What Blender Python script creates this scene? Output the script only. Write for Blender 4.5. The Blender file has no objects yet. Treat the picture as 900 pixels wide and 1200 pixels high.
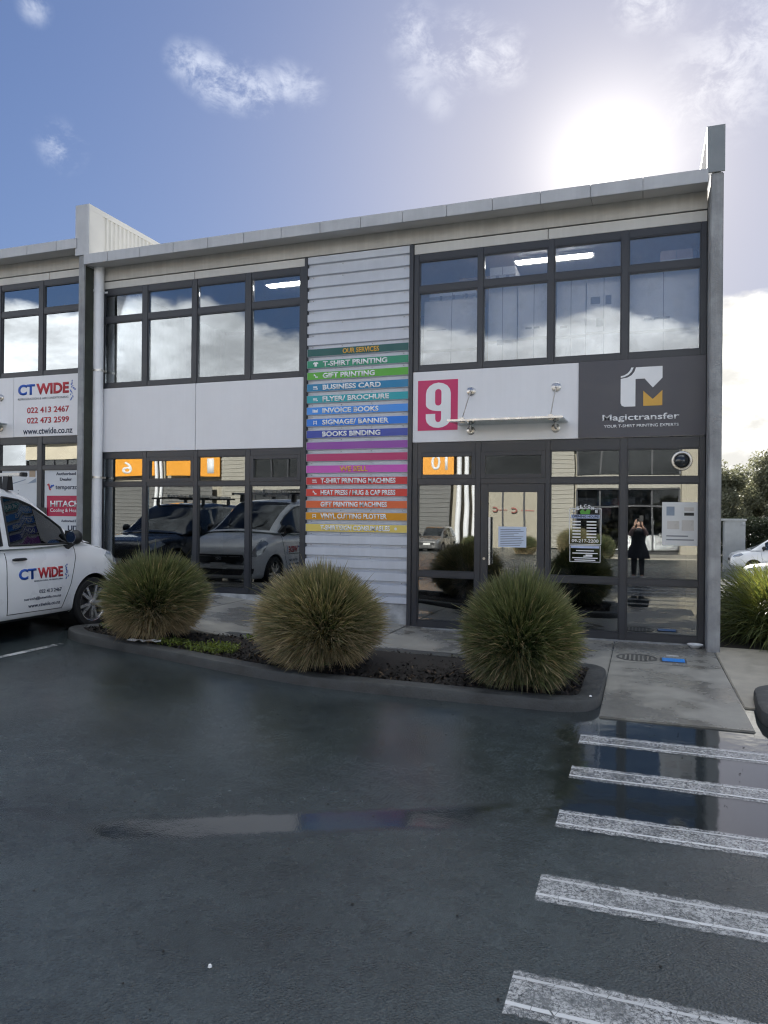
import bpy, bmesh, math, random
from mathutils import Vector, Matrix
R = math.radians
random.seed(7)
SC = bpy.context.scene
COL = SC.collection

# ------------------------------------------------------------------ camera
def cam_matrix(yaw, pitch, roll):
    f = Vector((-math.sin(yaw)*math.cos(pitch), math.cos(yaw)*math.cos(pitch), math.sin(pitch)))
    r = Vector((math.cos(yaw), math.sin(yaw), 0)); u = r.cross(f)
    r2 = math.cos(roll)*r + math.sin(roll)*u; u2 = -math.sin(roll)*r + math.cos(roll)*u
    return Matrix(((r2.x, u2.x, -f.x), (r2.y, u2.y, -f.y), (r2.z, u2.z, -f.z)))
CAM = Vector((0, -10.417, 1.7))
cd = bpy.data.cameras.new('camera'); cam = bpy.data.objects.new('camera', cd); COL.objects.link(cam)
cd.sensor_fit = 'VERTICAL'; cd.sensor_height = 36; cd.lens = 851.33/1200*36
cd.clip_start = .03; cd.clip_end = 3000
cam.matrix_world = Matrix.Translation(CAM) @ cam_matrix(.341574, .0027, .009455).to_4x4()
SC.camera = cam

# ------------------------------------------------------------------ sun, sky
SUN_EL, SUN_AZ = R(24.9), R(2.4)         # azimuth: degrees to the left of +Y
SD = Vector((-math.sin(SUN_AZ)*math.cos(SUN_EL), math.cos(SUN_AZ)*math.cos(SUN_EL), math.sin(SUN_EL)))
sl = bpy.data.lights.new('sun', 'SUN'); sl.energy = 2.0; sl.angle = R(.5); sl.color = (1, .94, .84)
so = bpy.data.objects.new('sun', sl); COL.objects.link(so)
so.rotation_euler = (-SD).to_track_quat('-Z', 'Y').to_euler()
SC.view_settings.view_transform = 'Standard'; SC.view_settings.look = 'None'
SC.view_settings.gamma = 1; SC.view_settings.use_curve_mapping = False
SC.view_settings.exposure = 2.85
SC.cycles.use_denoising = True; SC.cycles.denoising_prefilter = 'ACCURATE'; SC.cycles.filter_width = 1.2
SC.cycles.max_bounces = 8; SC.cycles.transparent_max_bounces = 16
SC.cycles.glossy_bounces = 4; SC.cycles.diffuse_bounces = 3

class NT:
    """small helper for node trees"""
    def __init__(s, tree): s.t = tree; s.n = tree.nodes; s.l = tree.links
    def node(s, typ, **kw):
        n = s.n.new(typ)
        for k, v in kw.items(): setattr(n, k, v)
        return n
    def put(s, sock, v):
        if isinstance(v, bpy.types.NodeSocket): s.l.new(v, sock)
        elif v is not None: sock.default_value = v
    def math(s, op, a, b=None, c=None, clamp=False):
        n = s.node('ShaderNodeMath', operation=op, use_clamp=clamp)
        s.put(n.inputs[0], a); s.put(n.inputs[1], b); s.put(n.inputs[2], c)
        return n.outputs[0]
    def vmath(s, op, a, b=None):
        n = s.node('ShaderNodeVectorMath', operation=op); s.put(n.inputs[0], a); s.put(n.inputs[1], b)
        return n.outputs['Value'] if op in ('DOT_PRODUCT', 'LENGTH', 'DISTANCE') else n.outputs[0]
    def mix(s, f, a, b, blend='MIX'):
        n = s.node('ShaderNodeMix', data_type='RGBA', blend_type=blend)
        s.put(n.inputs[0], f); s.put(n.inputs[6], a); s.put(n.inputs[7], b); return n.outputs[2]
    def ramp(s, v, lo, hi, a=0., b=1., smooth=True):
        n = s.node('ShaderNodeMapRange', interpolation_type='SMOOTHSTEP' if smooth else 'LINEAR')
        s.put(n.inputs[0], v); s.put(n.inputs[1], lo); s.put(n.inputs[2], hi); s.put(n.inputs[3], a); s.put(n.inputs[4], b)
        return n.outputs[0]
    def noise(s, vec, scale, detail=4, rough=.55, dist=0):
        n = s.node('ShaderNodeTexNoise'); s.put(n.inputs['Vector'], vec)
        n.inputs['Scale'].default_value = scale; n.inputs['Detail'].default_value = detail
        n.inputs['Roughness'].default_value = rough; n.inputs['Distortion'].default_value = dist
        return n.outputs[0]
    def scale(s, vec, v):
        n = s.node('ShaderNodeVectorMath', operation='MULTIPLY'); s.put(n.inputs[0], vec); n.inputs[1].default_value = v
        return n.outputs[0]
    def bump(s, h, strength, dist=.01, normal=None):
        n = s.node('ShaderNodeBump'); n.inputs['Strength'].default_value = strength; n.inputs['Distance'].default_value = dist
        s.put(n.inputs['Height'], h)
        if normal is not None: s.put(n.inputs['Normal'], normal)
        return n.outputs[0]

def c4(c): return (c[0], c[1], c[2], 1)

W = bpy.data.worlds.new('World'); SC.world = W; W.use_nodes = True
nt = NT(W.node_tree); bg = W.node_tree.nodes['Background']
sky = nt.node('ShaderNodeTexSky', sky_type='NISHITA', sun_disc=False)
sky.sun_elevation = SUN_EL; sky.sun_rotation = -SUN_AZ
sky.altitude = 20; sky.air_density = 1.0; sky.dust_density = 1.0; sky.ozone_density = 2.0
tc = nt.node('ShaderNodeTexCoord').outputs['Generated']
d = nt.vmath('NORMALIZE', tc)
sep = nt.node('ShaderNodeSeparateXYZ'); nt.l.new(d, sep.inputs[0]); dz = sep.outputs[2]
# low cumulus bank all round the horizon, ragged top near 14 degrees
n1 = nt.noise(nt.vmath('MULTIPLY', d, (1, 1, 1.9)), 4.3, 9, .56, .1)
n2 = nt.noise(nt.vmath('ADD', nt.vmath('MULTIPLY', d, (1, 1, 2.2)), (5.3, 1.7, .6)), 9.0, 7, .6, .2)
bank = nt.ramp(dz, .185, .295, .92, .28, False)
bank = nt.math('MAXIMUM', bank, nt.ramp(dz, .60, .82, .30, .66))     # unseen broken cloud overhead, added to brighten the facade and the ground
bankm = nt.ramp(nt.math('SUBTRACT', n1, nt.math('SUBTRACT', 1.03, bank)), 0.0, .10)
# thin wisps high up, at the places where the photograph shows them
def ray(x, y):
    v = Vector(((x-450)/851.33, -(y-600.3)/851.33, -1)); v = cam.matrix_world.to_3x3() @ v
    return v.normalized()
wisp = None
for (x, y, rx, k) in [(216, 72, .030, .8), (234, 82, .036, 1.0), (255, 94, .040, 1.1), (280, 103, .038, 1.0), (305, 106, .035, .9), (335, 98, .032, .8), (362, 103, .030, .6),
                      (485, 40, .045, .6), (510, 62, .045, .6), (545, 60, .055, .8), (590, 68, .045, .7), (490, 90, .04, .4), (515, 118, .03, .35),
                      (72, 172, .036, .7), (40, 10, .022, .7), (750, 4, .04, .7), (780, 8, .035, .6), (850, 90, .09, .6), (890, 45, .09, .55), (820, 120, .07, .4)]:
    r = ray(x, y)
    m = nt.ramp(nt.vmath('DISTANCE', d, tuple(r)), 0, rx, k, 0)
    wisp = m if wisp is None else nt.math('MAXIMUM', wisp, m)
nw = nt.noise(nt.vmath('MULTIPLY', d, (1, 1, 1.5)), 19, 12, .70, .35)
wispm = nt.math('MULTIPLY', wisp, nt.ramp(nw, .40, .66), clamp=True)
cs = nt.vmath('DOT_PRODUCT', d, tuple(SD))
lit = nt.ramp(cs, -1, 1, 1.0, .55, False)           # clouds opposite the sun are lit from the front
shade = nt.ramp(n2, .35, .68, .50, 1.0)
cl_v = nt.math('MULTIPLY', nt.math('MULTIPLY', lit, shade), 8.0)
cloud = nt.mix(nt.ramp(cs, .3, 1.0), c4((.93, .97, 1.0)), c4((1.0, .98, .93)))
cloud = nt.vmath('MULTIPLY', cloud, None); cn = cloud.node; cmb = nt.node('ShaderNodeCombineXYZ')
for i in range(3): nt.put(cmb.inputs[i], cl_v)
nt.put(cn.inputs[1], cmb.outputs[0])
skyc = nt.mix(1.0, sky.outputs[0], c4((.88, .96, 1.22)), 'MULTIPLY')
# the bright side of the sky saturates softly, as a hazy sky does
lum = nt.vmath('DOT_PRODUCT', skyc, (.25, .6, .15))
cmp_ = nt.math('DIVIDE', .34, nt.math('ADD', 1.0, nt.math('DIVIDE', lum, 6.0)))
sc_ = nt.node('ShaderNodeVectorMath', operation='SCALE'); nt.l.new(skyc, sc_.inputs[0]); nt.put(sc_.inputs['Scale'], cmp_); skyc = sc_.outputs[0]
base = nt.mix(bankm, skyc, cloud)
wc = nt.vmath('ADD', nt.vmath('MULTIPLY', skyc, (.9, .9, .85)), (1.4, 1.38, 1.32))
base = nt.mix(wispm, base, wc)
# aureole of the hazy sun
g1 = nt.math('MULTIPLY', nt.math('POWER', nt.math('MAXIMUM', cs, 0), 3200), 6)
g2 = nt.math('MULTIPLY', nt.math('POWER', nt.math('MAXIMUM', cs, 0), 330), 1.7)
g3 = nt.math('MULTIPLY', nt.math('POWER', nt.math('MAXIMUM', cs, 0), 26), .30)
gl = nt.math('ADD', nt.math('ADD', g1, g2), g3)
gm = nt.node('ShaderNodeCombineXYZ')
for i, k in enumerate((1.0, .94, .82)): nt.put(gm.inputs[i], nt.math('MULTIPLY', gl, k))
base = nt.vmath('ADD', base, gm.outputs[0])
nt.l.new(base, bg.inputs[0]); bg.inputs[1].default_value = .055

# ------------------------------------------------------------------ materials
MATS = {}
def mat(name, col, rough=.5, metal=0., var=.12, vscale=6, bump=0., bscale=60, spec=.5, rvar=.08, coat=0., emit=None, streak=0.):
    m = bpy.data.materials.new(name); m.use_nodes = True; t = NT(m.node_tree); b = m.node_tree.nodes['Principled BSDF']
    pos = t.node('ShaderNodeNewGeometry').outputs['Position']
    n = t.noise(pos, vscale, 5, .6)
    f = t.ramp(n, .3, .7, 1-var, 1+var*.4)
    if streak:      # rain streaks: noise stretched along the height
        st = t.noise(t.scale(pos, (9, 9, .5)), 1.6, 5, .6)
        f = t.math('MULTIPLY', f, t.ramp(st, .38, .72, 1-streak, 1.0))
    mm = t.node('ShaderNodeVectorMath', operation='SCALE'); mm.inputs[0].default_value = col[:3]; t.put(mm.inputs['Scale'], f)
    t.l.new(mm.outputs[0], b.inputs['Base Color'])
    t.put(b.inputs['Roughness'], t.ramp(n, .3, .7, max(rough-rvar, .02), min(rough+rvar, 1)))
    b.inputs['Metallic'].default_value = metal; b.inputs['Specular IOR Level'].default_value = spec
    if coat: b.inputs['Coat Weight'].default_value = coat; b.inputs['Coat Roughness'].default_value = .03
    if bump:
        t.l.new(t.bump(t.noise(pos, bscale, 5, .6), bump, .01), b.inputs['Normal'])
    if emit:
        b.inputs['Emission Color'].default_value = c4(emit[:3]); b.inputs['Emission Strength'].default_value = emit[3]
    MATS[name] = m; return m

def glass_mat(name, refl, tint=(.55, .62, .66), wav=.02, gcol=(.93, .96, .98), dust_veil=(0, .05)):
    m = bpy.data.materials.new(name); m.use_nodes = True; t = NT(m.node_tree)
    t.n.remove(t.n['Principled BSDF']); out = t.n['Material Output']
    pos = t.node('ShaderNodeNewGeometry').outputs['Position']
    gl = t.node('ShaderNodeBsdfGlossy'); gl.inputs['Roughness'].default_value = .004; gl.inputs['Color'].default_value = c4(gcol)
    tr = t.node('ShaderNodeBsdfTransparent'); tr.inputs['Color'].default_value = c4(tint)
    fr = t.node('ShaderNodeFresnel'); fr.inputs['IOR'].default_value = 1.5
    if wav:
        nrm = t.bump(t.noise(pos, .9, 1, .4), wav, .1)
        t.l.new(nrm, gl.inputs['Normal'])
    dirt_veil = t.ramp(t.noise(pos, 3.5, 6, .65), .45, .8, dust_veil[0], dust_veil[1])  # thin dust on most glass, painted whitish veil on the upper right panes
    f = t.math('ADD', refl, t.math('MULTIPLY', fr.outputs[0], 1-refl), clamp=True)
    mx = t.node('ShaderNodeMixShader'); t.put(mx.inputs[0], f); t.l.new(tr.outputs[0], mx.inputs[1]); t.l.new(gl.outputs[0], mx.inputs[2])
    df = t.node('ShaderNodeBsdfDiffuse'); df.inputs['Color'].default_value = (.5, .5, .48, 1)
    m2 = t.node('ShaderNodeMixShader'); t.put(m2.inputs[0], dirt_veil); t.l.new(mx.outputs[0], m2.inputs[1]); t.l.new(df.outputs[0], m2.inputs[2])
    t.l.new(m2.outputs[0], out.inputs[0]); MATS[name] = m; return m

M_FRAME = mat('charcoal_aluminium', (.042, .045, .053), .38, .0, .08, 3, rvar=.05)
M_WHITEPANEL = mat('white_composite_panel', (.82, .82, .84), .45, 0, .04, 1.2, streak=.02)
M_STRIPW = mat('pale_cladding', (.66, .65, .62), .5, 0, .07, 1.5, streak=.05)
M_BEIGE = mat('beige_render', (.58, .565, .535), .7, 0, .12, 1.5, .15, 60, streak=.10)
M_FASCIA = mat('grey_fascia_metal', (.50, .51, .53), .42, .0, .10, 2.5, streak=.06)
M_SOFFIT = mat('soffit_sheet', (.58, .57, .56), .6, 0, .08, 2)
M_PARAPET = mat('cream_cladding', (.68, .66, .60), .5, 0, .06, 2)
M_CONC = mat('precast_concrete', (.36, .37, .38), .75, 0, .28, 3.5, .5, 45, streak=.18)
M_CONCD = mat('dark_green_concrete', (.052, .058, .045), .8, 0, .35, 6, .6, 40)
M_PLINTH = mat('plinth_concrete', (.50, .51, .51), .7, 0, .35, 6, .4, 40)
M_CLAD = mat('ribbed_steel', (.63, .66, .72), .36, .0, .06, 2.2, rvar=.06, streak=.05)
M_PIPE = mat('white_pvc_pipe', (.86, .87, .89), .35, 0, .05, 3)
M_STEEL = mat('brushed_steel', (.62, .60, .57), .3, .9, .1, 8)
M_WHITE = mat('white_print', (.86, .87, .88), .5, 0, .03, 4)
M_BLACK = mat('black_plastic', (.016, .017, .018), .45, 0, .1, 8)
M_RUBBER = mat('tyre_rubber', (.018, .018, .019), .75, 0, .2, 20, .3, 120)
M_DARKIN = mat('interior_wall_paint', (.20, .20, .20), .8, 0, .1, 1)
M_CEIL = mat('ceiling_tile', (.60, .60, .60), .8, 0, .05, 1)
M_CARPET = mat('interior_carpet', (.05, .05, .055), .9, 0, .2, 30)
M_LAMP = mat('lamp_diffuser', (.9, .9, .9), .5, emit=(1, .96, .88, 2.2))
M_GLASS = glass_mat('tinted_window_glass', .18, (.40, .45, .48), .02)
M_GLASSUP = glass_mat('upper_window_glass', .12, (.93, .94, .95), .014)
M_GLASSVEIL = glass_mat('veiled_window_glass', .11, (.985, .985, .985), .014, dust_veil=(.06, .16))  # diffuse share raised to put a whitish lens veil into these panes
M_GLASSN = glass_mat('neighbour_window_glass', .42, (.4, .45, .5), .014)
M_SHELF = glass_mat('canopy_glass', .25, (.62, .66, .66), 0)
M_CARGLASS = glass_mat('car_glass', .03, (.62, .68, .67), 0)
M_MIRROR = mat('mirror_glass', (.8, .82, .85), .02, 1, 0, 2, rvar=0)

# ------------------------------------------------------------------ mesh helpers
class MB:
    def __init__(s): s.v = []; s.f = []; s.sm = False; s.col = None
    def box(s, x0, x1, y0, y1, z0, z1):
        n = len(s.v)
        s.v += [(x0,y0,z0),(x1,y0,z0),(x1,y1,z0),(x0,y1,z0),(x0,y0,z1),(x1,y0,z1),(x1,y1,z1),(x0,y1,z1)]
        s.f += [tuple(n+i for i in q) for q in ((0,3,2,1),(4,5,6,7),(0,1,5,4),(1,2,6,5),(2,3,7,6),(3,0,4,7))]
        return s
    def poly(s, pts):
        n = len(s.v); s.v += [tuple(p) for p in pts]; s.f.append(tuple(range(n, n+len(pts)))); return s
    def prism(s, pts, axis, a, b):
        """outline pts (2-D) pushed along axis 'x','y','z' from a to b"""
        def P(p, h): return {'y': (p[0], h, p[1]), 'x': (h, p[0], p[1]), 'z': (p[0], p[1], h)}[axis]
        n = len(s.v); k = len(pts)
        s.v += [P(p, a) for p in pts] + [P(p, b) for p in pts]
        s.f.append(tuple(range(n, n+k))); s.f.append(tuple(range(n+2*k-1, n+k-1, -1)))
        for i in range(k):
            j = (i+1) % k; s.f.append((n+i, n+k+i, n+k+j, n+j))
        return s
    def tube(s, pts, r, k=10, cap=True):
        pts = [Vector(p) for p in pts]; n = len(s.v)
        rr = r if isinstance(r, (list, tuple)) else [r]*len(pts)
        up = None
        for i, p in enumerate(pts):
            t = (pts[min(i+1, len(pts)-1)] - pts[max(i-1, 0)]).normalized()
            if up is None: up = t.orthogonal().normalized()
            a = (up - t*up.dot(t)).normalized(); up = a; b = t.cross(a)
            for j in range(k):
                q = 2*math.pi*j/k; s.v.append(tuple(p + (a*math.cos(q)+b*math.sin(q))*rr[i]))
        for i in range(len(pts)-1):
            for j in range(k):
                j2 = (j+1) % k; s.f.append((n+i*k+j, n+i*k+j2, n+(i+1)*k+j2, n+(i+1)*k+j))
        if cap:
            s.f.append(tuple(n+j for j in reversed(range(k)))); e = n+(len(pts)-1)*k; s.f.append(tuple(e+j for j in range(k)))
        return s
    def lathe(s, prof, axis='z', c=(0,0,0), k=24):
        """prof: (radius, height) pairs turned about the axis through c"""
        n = len(s.v)
        for (r, h) in prof:
            for j in range(k):
                q = 2*math.pi*j/k; a, b = r*math.cos(q), r*math.sin(q)
                p = {'z': (a, b, h), 'y': (a, h, b), 'x': (h, a, b)}[axis]
                s.v.append((p[0]+c[0], p[1]+c[1], p[2]+c[2]))
        for i in range(len(prof)-1):
            for j in range(k):
                j2 = (j+1) % k; s.f.append((n+i*k+j, n+i*k+j2, n+(i+1)*k+j2, n+(i+1)*k+j))
        return s
    def grid(s, rows, close=False):
        n = len(s.v); k = len(rows[0])
        for r in rows: s.v += [tuple(p) for p in r]
        for i in range(len(rows)-1):
            for j in range(k if close else k-1):
                j2 = (j+1) % k; s.f.append((n+i*k+j, n+i*k+j2, n+(i+1)*k+j2, n+(i+1)*k+j))
        return s
    def build(s, name, m, parent=None, smooth=False, bevel=0., fix=True, world=False):
        me = bpy.data.meshes.new(name)
        off = Vector((0,0,0))
        if world and parent is not None: off = parent.location
        me.from_pydata([tuple(Vector(p)-off) for p in s.v] if world else s.v, [], s.f); me.update()
        if fix or bevel:
            bm = bmesh.new(); bm.from_mesh(me)
            if fix: bmesh.ops.recalc_face_normals(bm, faces=bm.faces)
            if bevel:
                bmesh.ops.bevel(bm, geom=[e for e in bm.edges if e.is_manifold and e.calc_face_angle(0) > .6], offset=bevel, segments=2, affect='EDGES', clamp_overlap=True)
            bm.to_mesh(me); bm.free()
        if smooth:
            me.polygons.foreach_set('use_smooth', [True]*len(me.polygons))
            if hasattr(me, 'set_sharp_from_angle'): me.set_sharp_from_angle(angle=R(38))
        me.materials.append(m)
        o = bpy.data.objects.new(name, me); COL.objects.link(o)
        if parent is not None: o.parent = parent
        return o

def thing(name, label, cat, loc=(0,0,0), rz=0, group=None):
    o = bpy.data.objects.new(name, None); COL.objects.link(o); o.location = loc; o.rotation_euler = (0, 0, rz)
    o.empty_display_size = .2
    return tag(o, label, cat, group)
def tag(o, label, cat, group=None):
    o['label'] = label; o['category'] = cat
    if group: o['group'] = group
    return o
def struct(o, kind='structure'): o['kind'] = kind; return o
def copy_tree(o, parent=None):
    c = o.copy(); COL.objects.link(c)
    if parent is not None: c.parent = parent
    for ch in list(o.children): copy_tree(ch, c)
    return c

def text_mesh(s, bold=.0):
    cu = bpy.data.curves.new('lettering', 'FONT'); cu.body = s; cu.size = 1; cu.offset = bold; cu.resolution_u = 3
    ob = bpy.data.objects.new('lettering', cu)
    me = bpy.data.meshes.new_from_object(ob)
    bpy.data.objects.remove(ob); bpy.data.curves.remove(cu)
    return me
def lettering(s, x0, x1, z0, z1, y, m, parent, bold=.02, face=-1, name='lettering', th=.003, slant=0., fitz=True):
    """text s fitted to the box x0..x1, z0..z1 on a wall at depth y that faces -y (face=-1) or +y (face=1); local to parent"""
    me = text_mesh(s, bold)
    xs = [v.co.x for v in me.vertices]; ys = [v.co.y for v in me.vertices]
    if not xs: return None
    ax, bx, ay, by = min(xs), max(xs), min(ys), max(ys)
    sx = (x1-x0)/(bx-ax); sz = (z1-z0)/(by-ay)
    ol = parent.location
    bm = bmesh.new(); bm.from_mesh(me)
    for v in bm.verts:
        u = (v.co.x-ax)*sx; w = (v.co.y-ay)*sz
        u += slant*w
        v.co = Vector(((x0+u) if face < 0 else (x1-u), y, z0+w)) - ol
    ex = bmesh.ops.extrude_face_region(bm, geom=list(bm.faces))
    for g in ex['geom']:
        if isinstance(g, bmesh.types.BMVert): g.co.y += face*th
    bmesh.ops.recalc_face_normals(bm, faces=bm.faces)
    bm.to_mesh(me); bm.free()
    me.materials.clear(); me.materials.append(m)
    o = bpy.data.objects.new(name, me); COL.objects.link(o); o.parent = parent
    return o

def sstep(a, b, x):
    t = min(max((x-a)/(b-a), 0), 1); return t*t*(3-2*t)
def lin(a, b, x): return min(max((x-a)/(b-a), 0), 1)
def gz(x, y=0):            # car park level
    z = .15*lin(-3.0, -6.6, x)
    z -= .75*sstep(-12, -36, y)
    z -= 1.05*sstep(7, 22, y)
    return z - .014*lin(-3.5, -2.0, x)
def fz(x): return .355*lin(-2.9, -6.8, x)
# ------------------------------------------------------------------ ground
def wet_group():
    """wetness of the ground by place: 1 in standing water, 0 on damp asphalt"""
    g = bpy.data.node_groups.new('wetness', 'ShaderNodeTree')
    g.interface.new_socket('Puddle', in_out='OUTPUT', socket_type='NodeSocketFloat')
    g.interface.new_socket('Damp', in_out='OUTPUT', socket_type='NodeSocketFloat')
    t = NT(g); out = t.node('NodeGroupOutput')
    pos = t.node('ShaderNodeNewGeometry').outputs['Position']
    n = t.noise(pos, 1.3, 5, .62); nf = t.noise(pos, 7, 4, .6)
    s = t.node('ShaderNodeSeparateXYZ'); t.l.new(pos, s.inputs[0])
    w = t.math('MULTIPLY', t.math('SUBTRACT', n, .5), .9); w2 = t.math('MULTIPLY', t.math('SUBTRACT', nf, .5), .42)
    off = t.math('ADD', w, w2)
    X = t.math('ADD', s.outputs[0], off); Y = t.math('ADD', s.outputs[1], t.math('MULTIPLY', off, .7))
    def band(v, lo, hi, e):
        return t.math('MULTIPLY', t.ramp(v, lo-e, lo+e), t.ramp(v, hi-e, hi+e, 1, 0))
    a = t.math('MULTIPLY', band(X, -.55, 3.2, .10), band(Y, -6.25, -3.0, .16))
    # shallow drain line that runs across the car park
    q = t.math('SUBTRACT', Y, t.math('ADD', t.math('MULTIPLY', X, .50), -5.90))
    b = t.math('MULTIPLY', t.math('MULTIPLY', band(q, -.15, .17, .07), band(X, -2.75, -.75, .10)), .95)
    q2 = t.math('SUBTRACT', Y, t.math('ADD', t.math('MULTIPLY', X, .06), -7.05))
    c = t.math('MULTIPLY', t.math('MULTIPLY', band(q2, -.03, .06, .03), band(X, -6.5, -2.3, .2)), .6)
    t.put(out.inputs[0], t.math('MAXIMUM', t.math('MAXIMUM', a, b), c, clamp=True))
    dm = t.noise(t.vmath('ADD', pos, (3.1, 7.7, 0)), .45, 4, .6)
    near = t.ramp(s.outputs[1], -7.6, -5.2)
    t.put(out.inputs[1], t.math('MULTIPLY', t.ramp(dm, .25, .7, .45, 1), near, clamp=True))
    return g
WET = wet_group()

def asphalt_mat():
    m = bpy.data.materials.new('wet_asphalt'); m.use_nodes = True; t = NT(m.node_tree); b = m.node_tree.nodes['Principled BSDF']
    g = t.node('ShaderNodeGroup'); g.node_tree = WET; pud, damp = g.outputs
    pos = t.node('ShaderNodeNewGeometry').outputs['Position']
    ag = t.node('ShaderNodeTexVoronoi'); t.l.new(pos, ag.inputs['Vector']); ag.inputs['Scale'].default_value = 95
    fine = t.noise(pos, 160, 3, .6); big = t.noise(pos, .8, 5, .6); mid = t.noise(pos, 6, 5, .65)
    v = t.math('MULTIPLY', t.ramp(big, .3, .7, .70, 1.2), t.ramp(mid, .3, .7, .88, 1.1))
    v = t.math('MULTIPLY', v, t.ramp(ag.outputs['Color'], .2, .9, .82, 1.3))
    v = t.math('MULTIPLY', v, t.ramp(pud, 0, 1, 1, .55))
    mm = t.node('ShaderNodeVectorMath', operation='SCALE'); mm.inputs[0].default_value = (.042, .054, .058); t.put(mm.inputs['Scale'], v)
    spk = t.ramp(t.noise(pos, 60, 2, .5), .74, .78)      # a few pale stones
    col = t.mix(t.math('MULTIPLY', spk, .5), mm.outputs[0], c4((.16, .16, .15)))
    t.l.new(col, b.inputs['Base Color'])
    rdry = t.math('ADD', t.ramp(damp, 0, 1, .27, .13), t.ramp(mid, .3, .7, -.05, .06))
    t.put(b.inputs['Roughness'], t.mixf(pud, rdry, .06))
    t.put(b.inputs['IOR'], t.mixf(pud, 1.55, 1.9))
    h = t.math('ADD', t.math('MULTIPLY', ag.outputs['Distance'], 1.0), t.math('MULTIPLY', fine, .5))
    dry = t.math('SUBTRACT', 1, pud)
    st = t.node('ShaderNodeBump'); st.inputs['Distance'].default_value = .0055; t.put(st.inputs['Height'], h)
    t.put(st.inputs['Strength'], t.math('ADD', t.math('MULTIPLY', dry, t.ramp(damp, 0, 1, .45, .16)), .004))
    rip = t.bump(t.noise(pos, 4.5, 3, .55), .06, .02, st.outputs[0])
    t.l.new(rip, b.inputs['Normal'])
    return m
def _mixf(s, f, a, b):
    n = s.node('ShaderNodeMix', data_type='FLOAT'); s.put(n.inputs[0], f); s.put(n.inputs[2], a); s.put(n.inputs[3], b); return n.outputs[0]
NT.mixf = _mixf
M_ASPH = asphalt_mat()

def lines(a, b, step): n = max(1, int(round((b-a)/step))); return [a+(b-a)*i/n for i in range(n+1)]
gx = [-700, -250, -90, -60, -45, -30, -20, -14, -10] + lines(-8, 4, .4) + [6, 9, 14, 22, 35, 60, 120, 300, 700]
gy = [-700, -250, -90] + lines(-60, -12, 3) + [-11, -10, -9, -8, -7, -6, -5, -4, -3, -2, -1, 0, 2, 5, 7, 10, 13, 16, 19, 22, 30, 50, 90, 200, 700]
ground = MB().grid([[(x, y, gz(x, y)) for x in gx] for y in gy]).build('car_park', M_ASPH, smooth=True)
struct(ground)

def paint_mat():
    m = bpy.data.materials.new('worn_road_paint'); m.use_nodes = True; t = NT(m.node_tree); b = m.node_tree.nodes['Principled BSDF']
    out = t.n['Material Output']
    g = t.node('ShaderNodeGroup'); g.node_tree = WET; pud, damp = g.outputs
    pos = t.node('ShaderNodeNewGeometry').outputs['Position']
    gen = t.node('ShaderNodeSeparateXYZ'); t.l.new(t.node('ShaderNodeTexCoord').outputs['Generated'], gen.inputs[0])
    wob = t.math('MULTIPLY', t.math('SUBTRACT', t.noise(pos, 2.2, 4, .6), .5), .12)
    v = t.math('ADD', gen.outputs[1], wob)
    def ridge(c, w): return t.ramp(t.math('ABSOLUTE', t.math('SUBTRACT', v, c)), w*.5, w, 1, 0)
    rg = t.math('MAXIMUM', ridge(.24, .055), t.math('MULTIPLY', ridge(.82, .045), .8))
    vo = t.node('ShaderNodeTexVoronoi', feature='DISTANCE_TO_EDGE'); t.l.new(pos, vo.inputs['Vector']); vo.inputs['Scale'].default_value = 26
    vo2 = t.node('ShaderNodeTexVoronoi', feature='DISTANCE_TO_EDGE'); t.l.new(t.vmath('ADD', pos, (7, 3, 1)), vo2.inputs['Vector']); vo2.inputs['Scale'].default_value = 9
    crack = t.math('MINIMUM', t.ramp(vo.outputs[0], .02, .07), t.ramp(vo2.outputs[0], .008, .025))
    sp = t.ramp(t.noise(pos, 70, 5, .8), .30, .62); patch = t.ramp(t.noise(pos, 5, 5, .65), .34, .62)
    a = t.math('MULTIPLY', t.math('MULTIPLY', sp, .8), t.ramp(patch, 0, 1, .55, 1))
    a = t.math('MULTIPLY', a, t.ramp(crack, 0, 1, .62, 1))
    a = t.math('MAXIMUM', a, t.math('MULTIPLY', t.math('MULTIPLY', rg, t.ramp(vo2.outputs[0], .003, .012)), .95), clamp=True)
    ch = t.math('MULTIPLY', t.math('SUBTRACT', t.noise(pos, 22, 5, .7), .5), .22)
    v = t.math('ADD', gen.outputs[1], ch)
    edge = t.math('MULTIPLY', t.ramp(v, .0, .06), t.ramp(v, .94, 1.0, 1, 0))
    a = t.math('MULTIPLY', a, edge, clamp=True)
    b.inputs['Base Color'].default_value = (.72, .73, .74, 1)
    t.put(b.inputs['Roughness'], t.mixf(pud, .38, .06)); b.inputs['IOR'].default_value = 1.4
    tr = t.node('ShaderNodeBsdfTransparent'); mx = t.node('ShaderNodeMixShader')
    t.put(mx.inputs[0], a); t.l.new(tr.outputs[0], mx.inputs[1]); t.l.new(b.outputs[0], mx.inputs[2]); t.l.new(mx.outputs[0], out.inputs[0])
    t.l.new(t.bump(a, .4, .004), b.inputs['Normal'])
    return m
M_PAINT = paint_mat()
for y in (-4.51, -5.28, -6.07, -6.88, -7.66, -8.46, -9.26):
    rows = [[(x, y-.265*k, gz(x)+.004) for x in lines(-.44, 3.4, .5)] for k in (1, 0)]
    struct(MB().grid(rows).build('crossing_stripe', M_PAINT))
for x, y0, y1 in ((-6.40, -7.6, -3.62), (-9.15, -7.6, -2.6), (-3.6, -50, -60)):
    if y0 < -40: continue
    struct(MB().grid([[(x-.05, yy, gz(x)+.004), (x+.05, yy, gz(x)+.004)] for yy in lines(y0, y1, .8)]).build('parking_line', M_PAINT))

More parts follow.
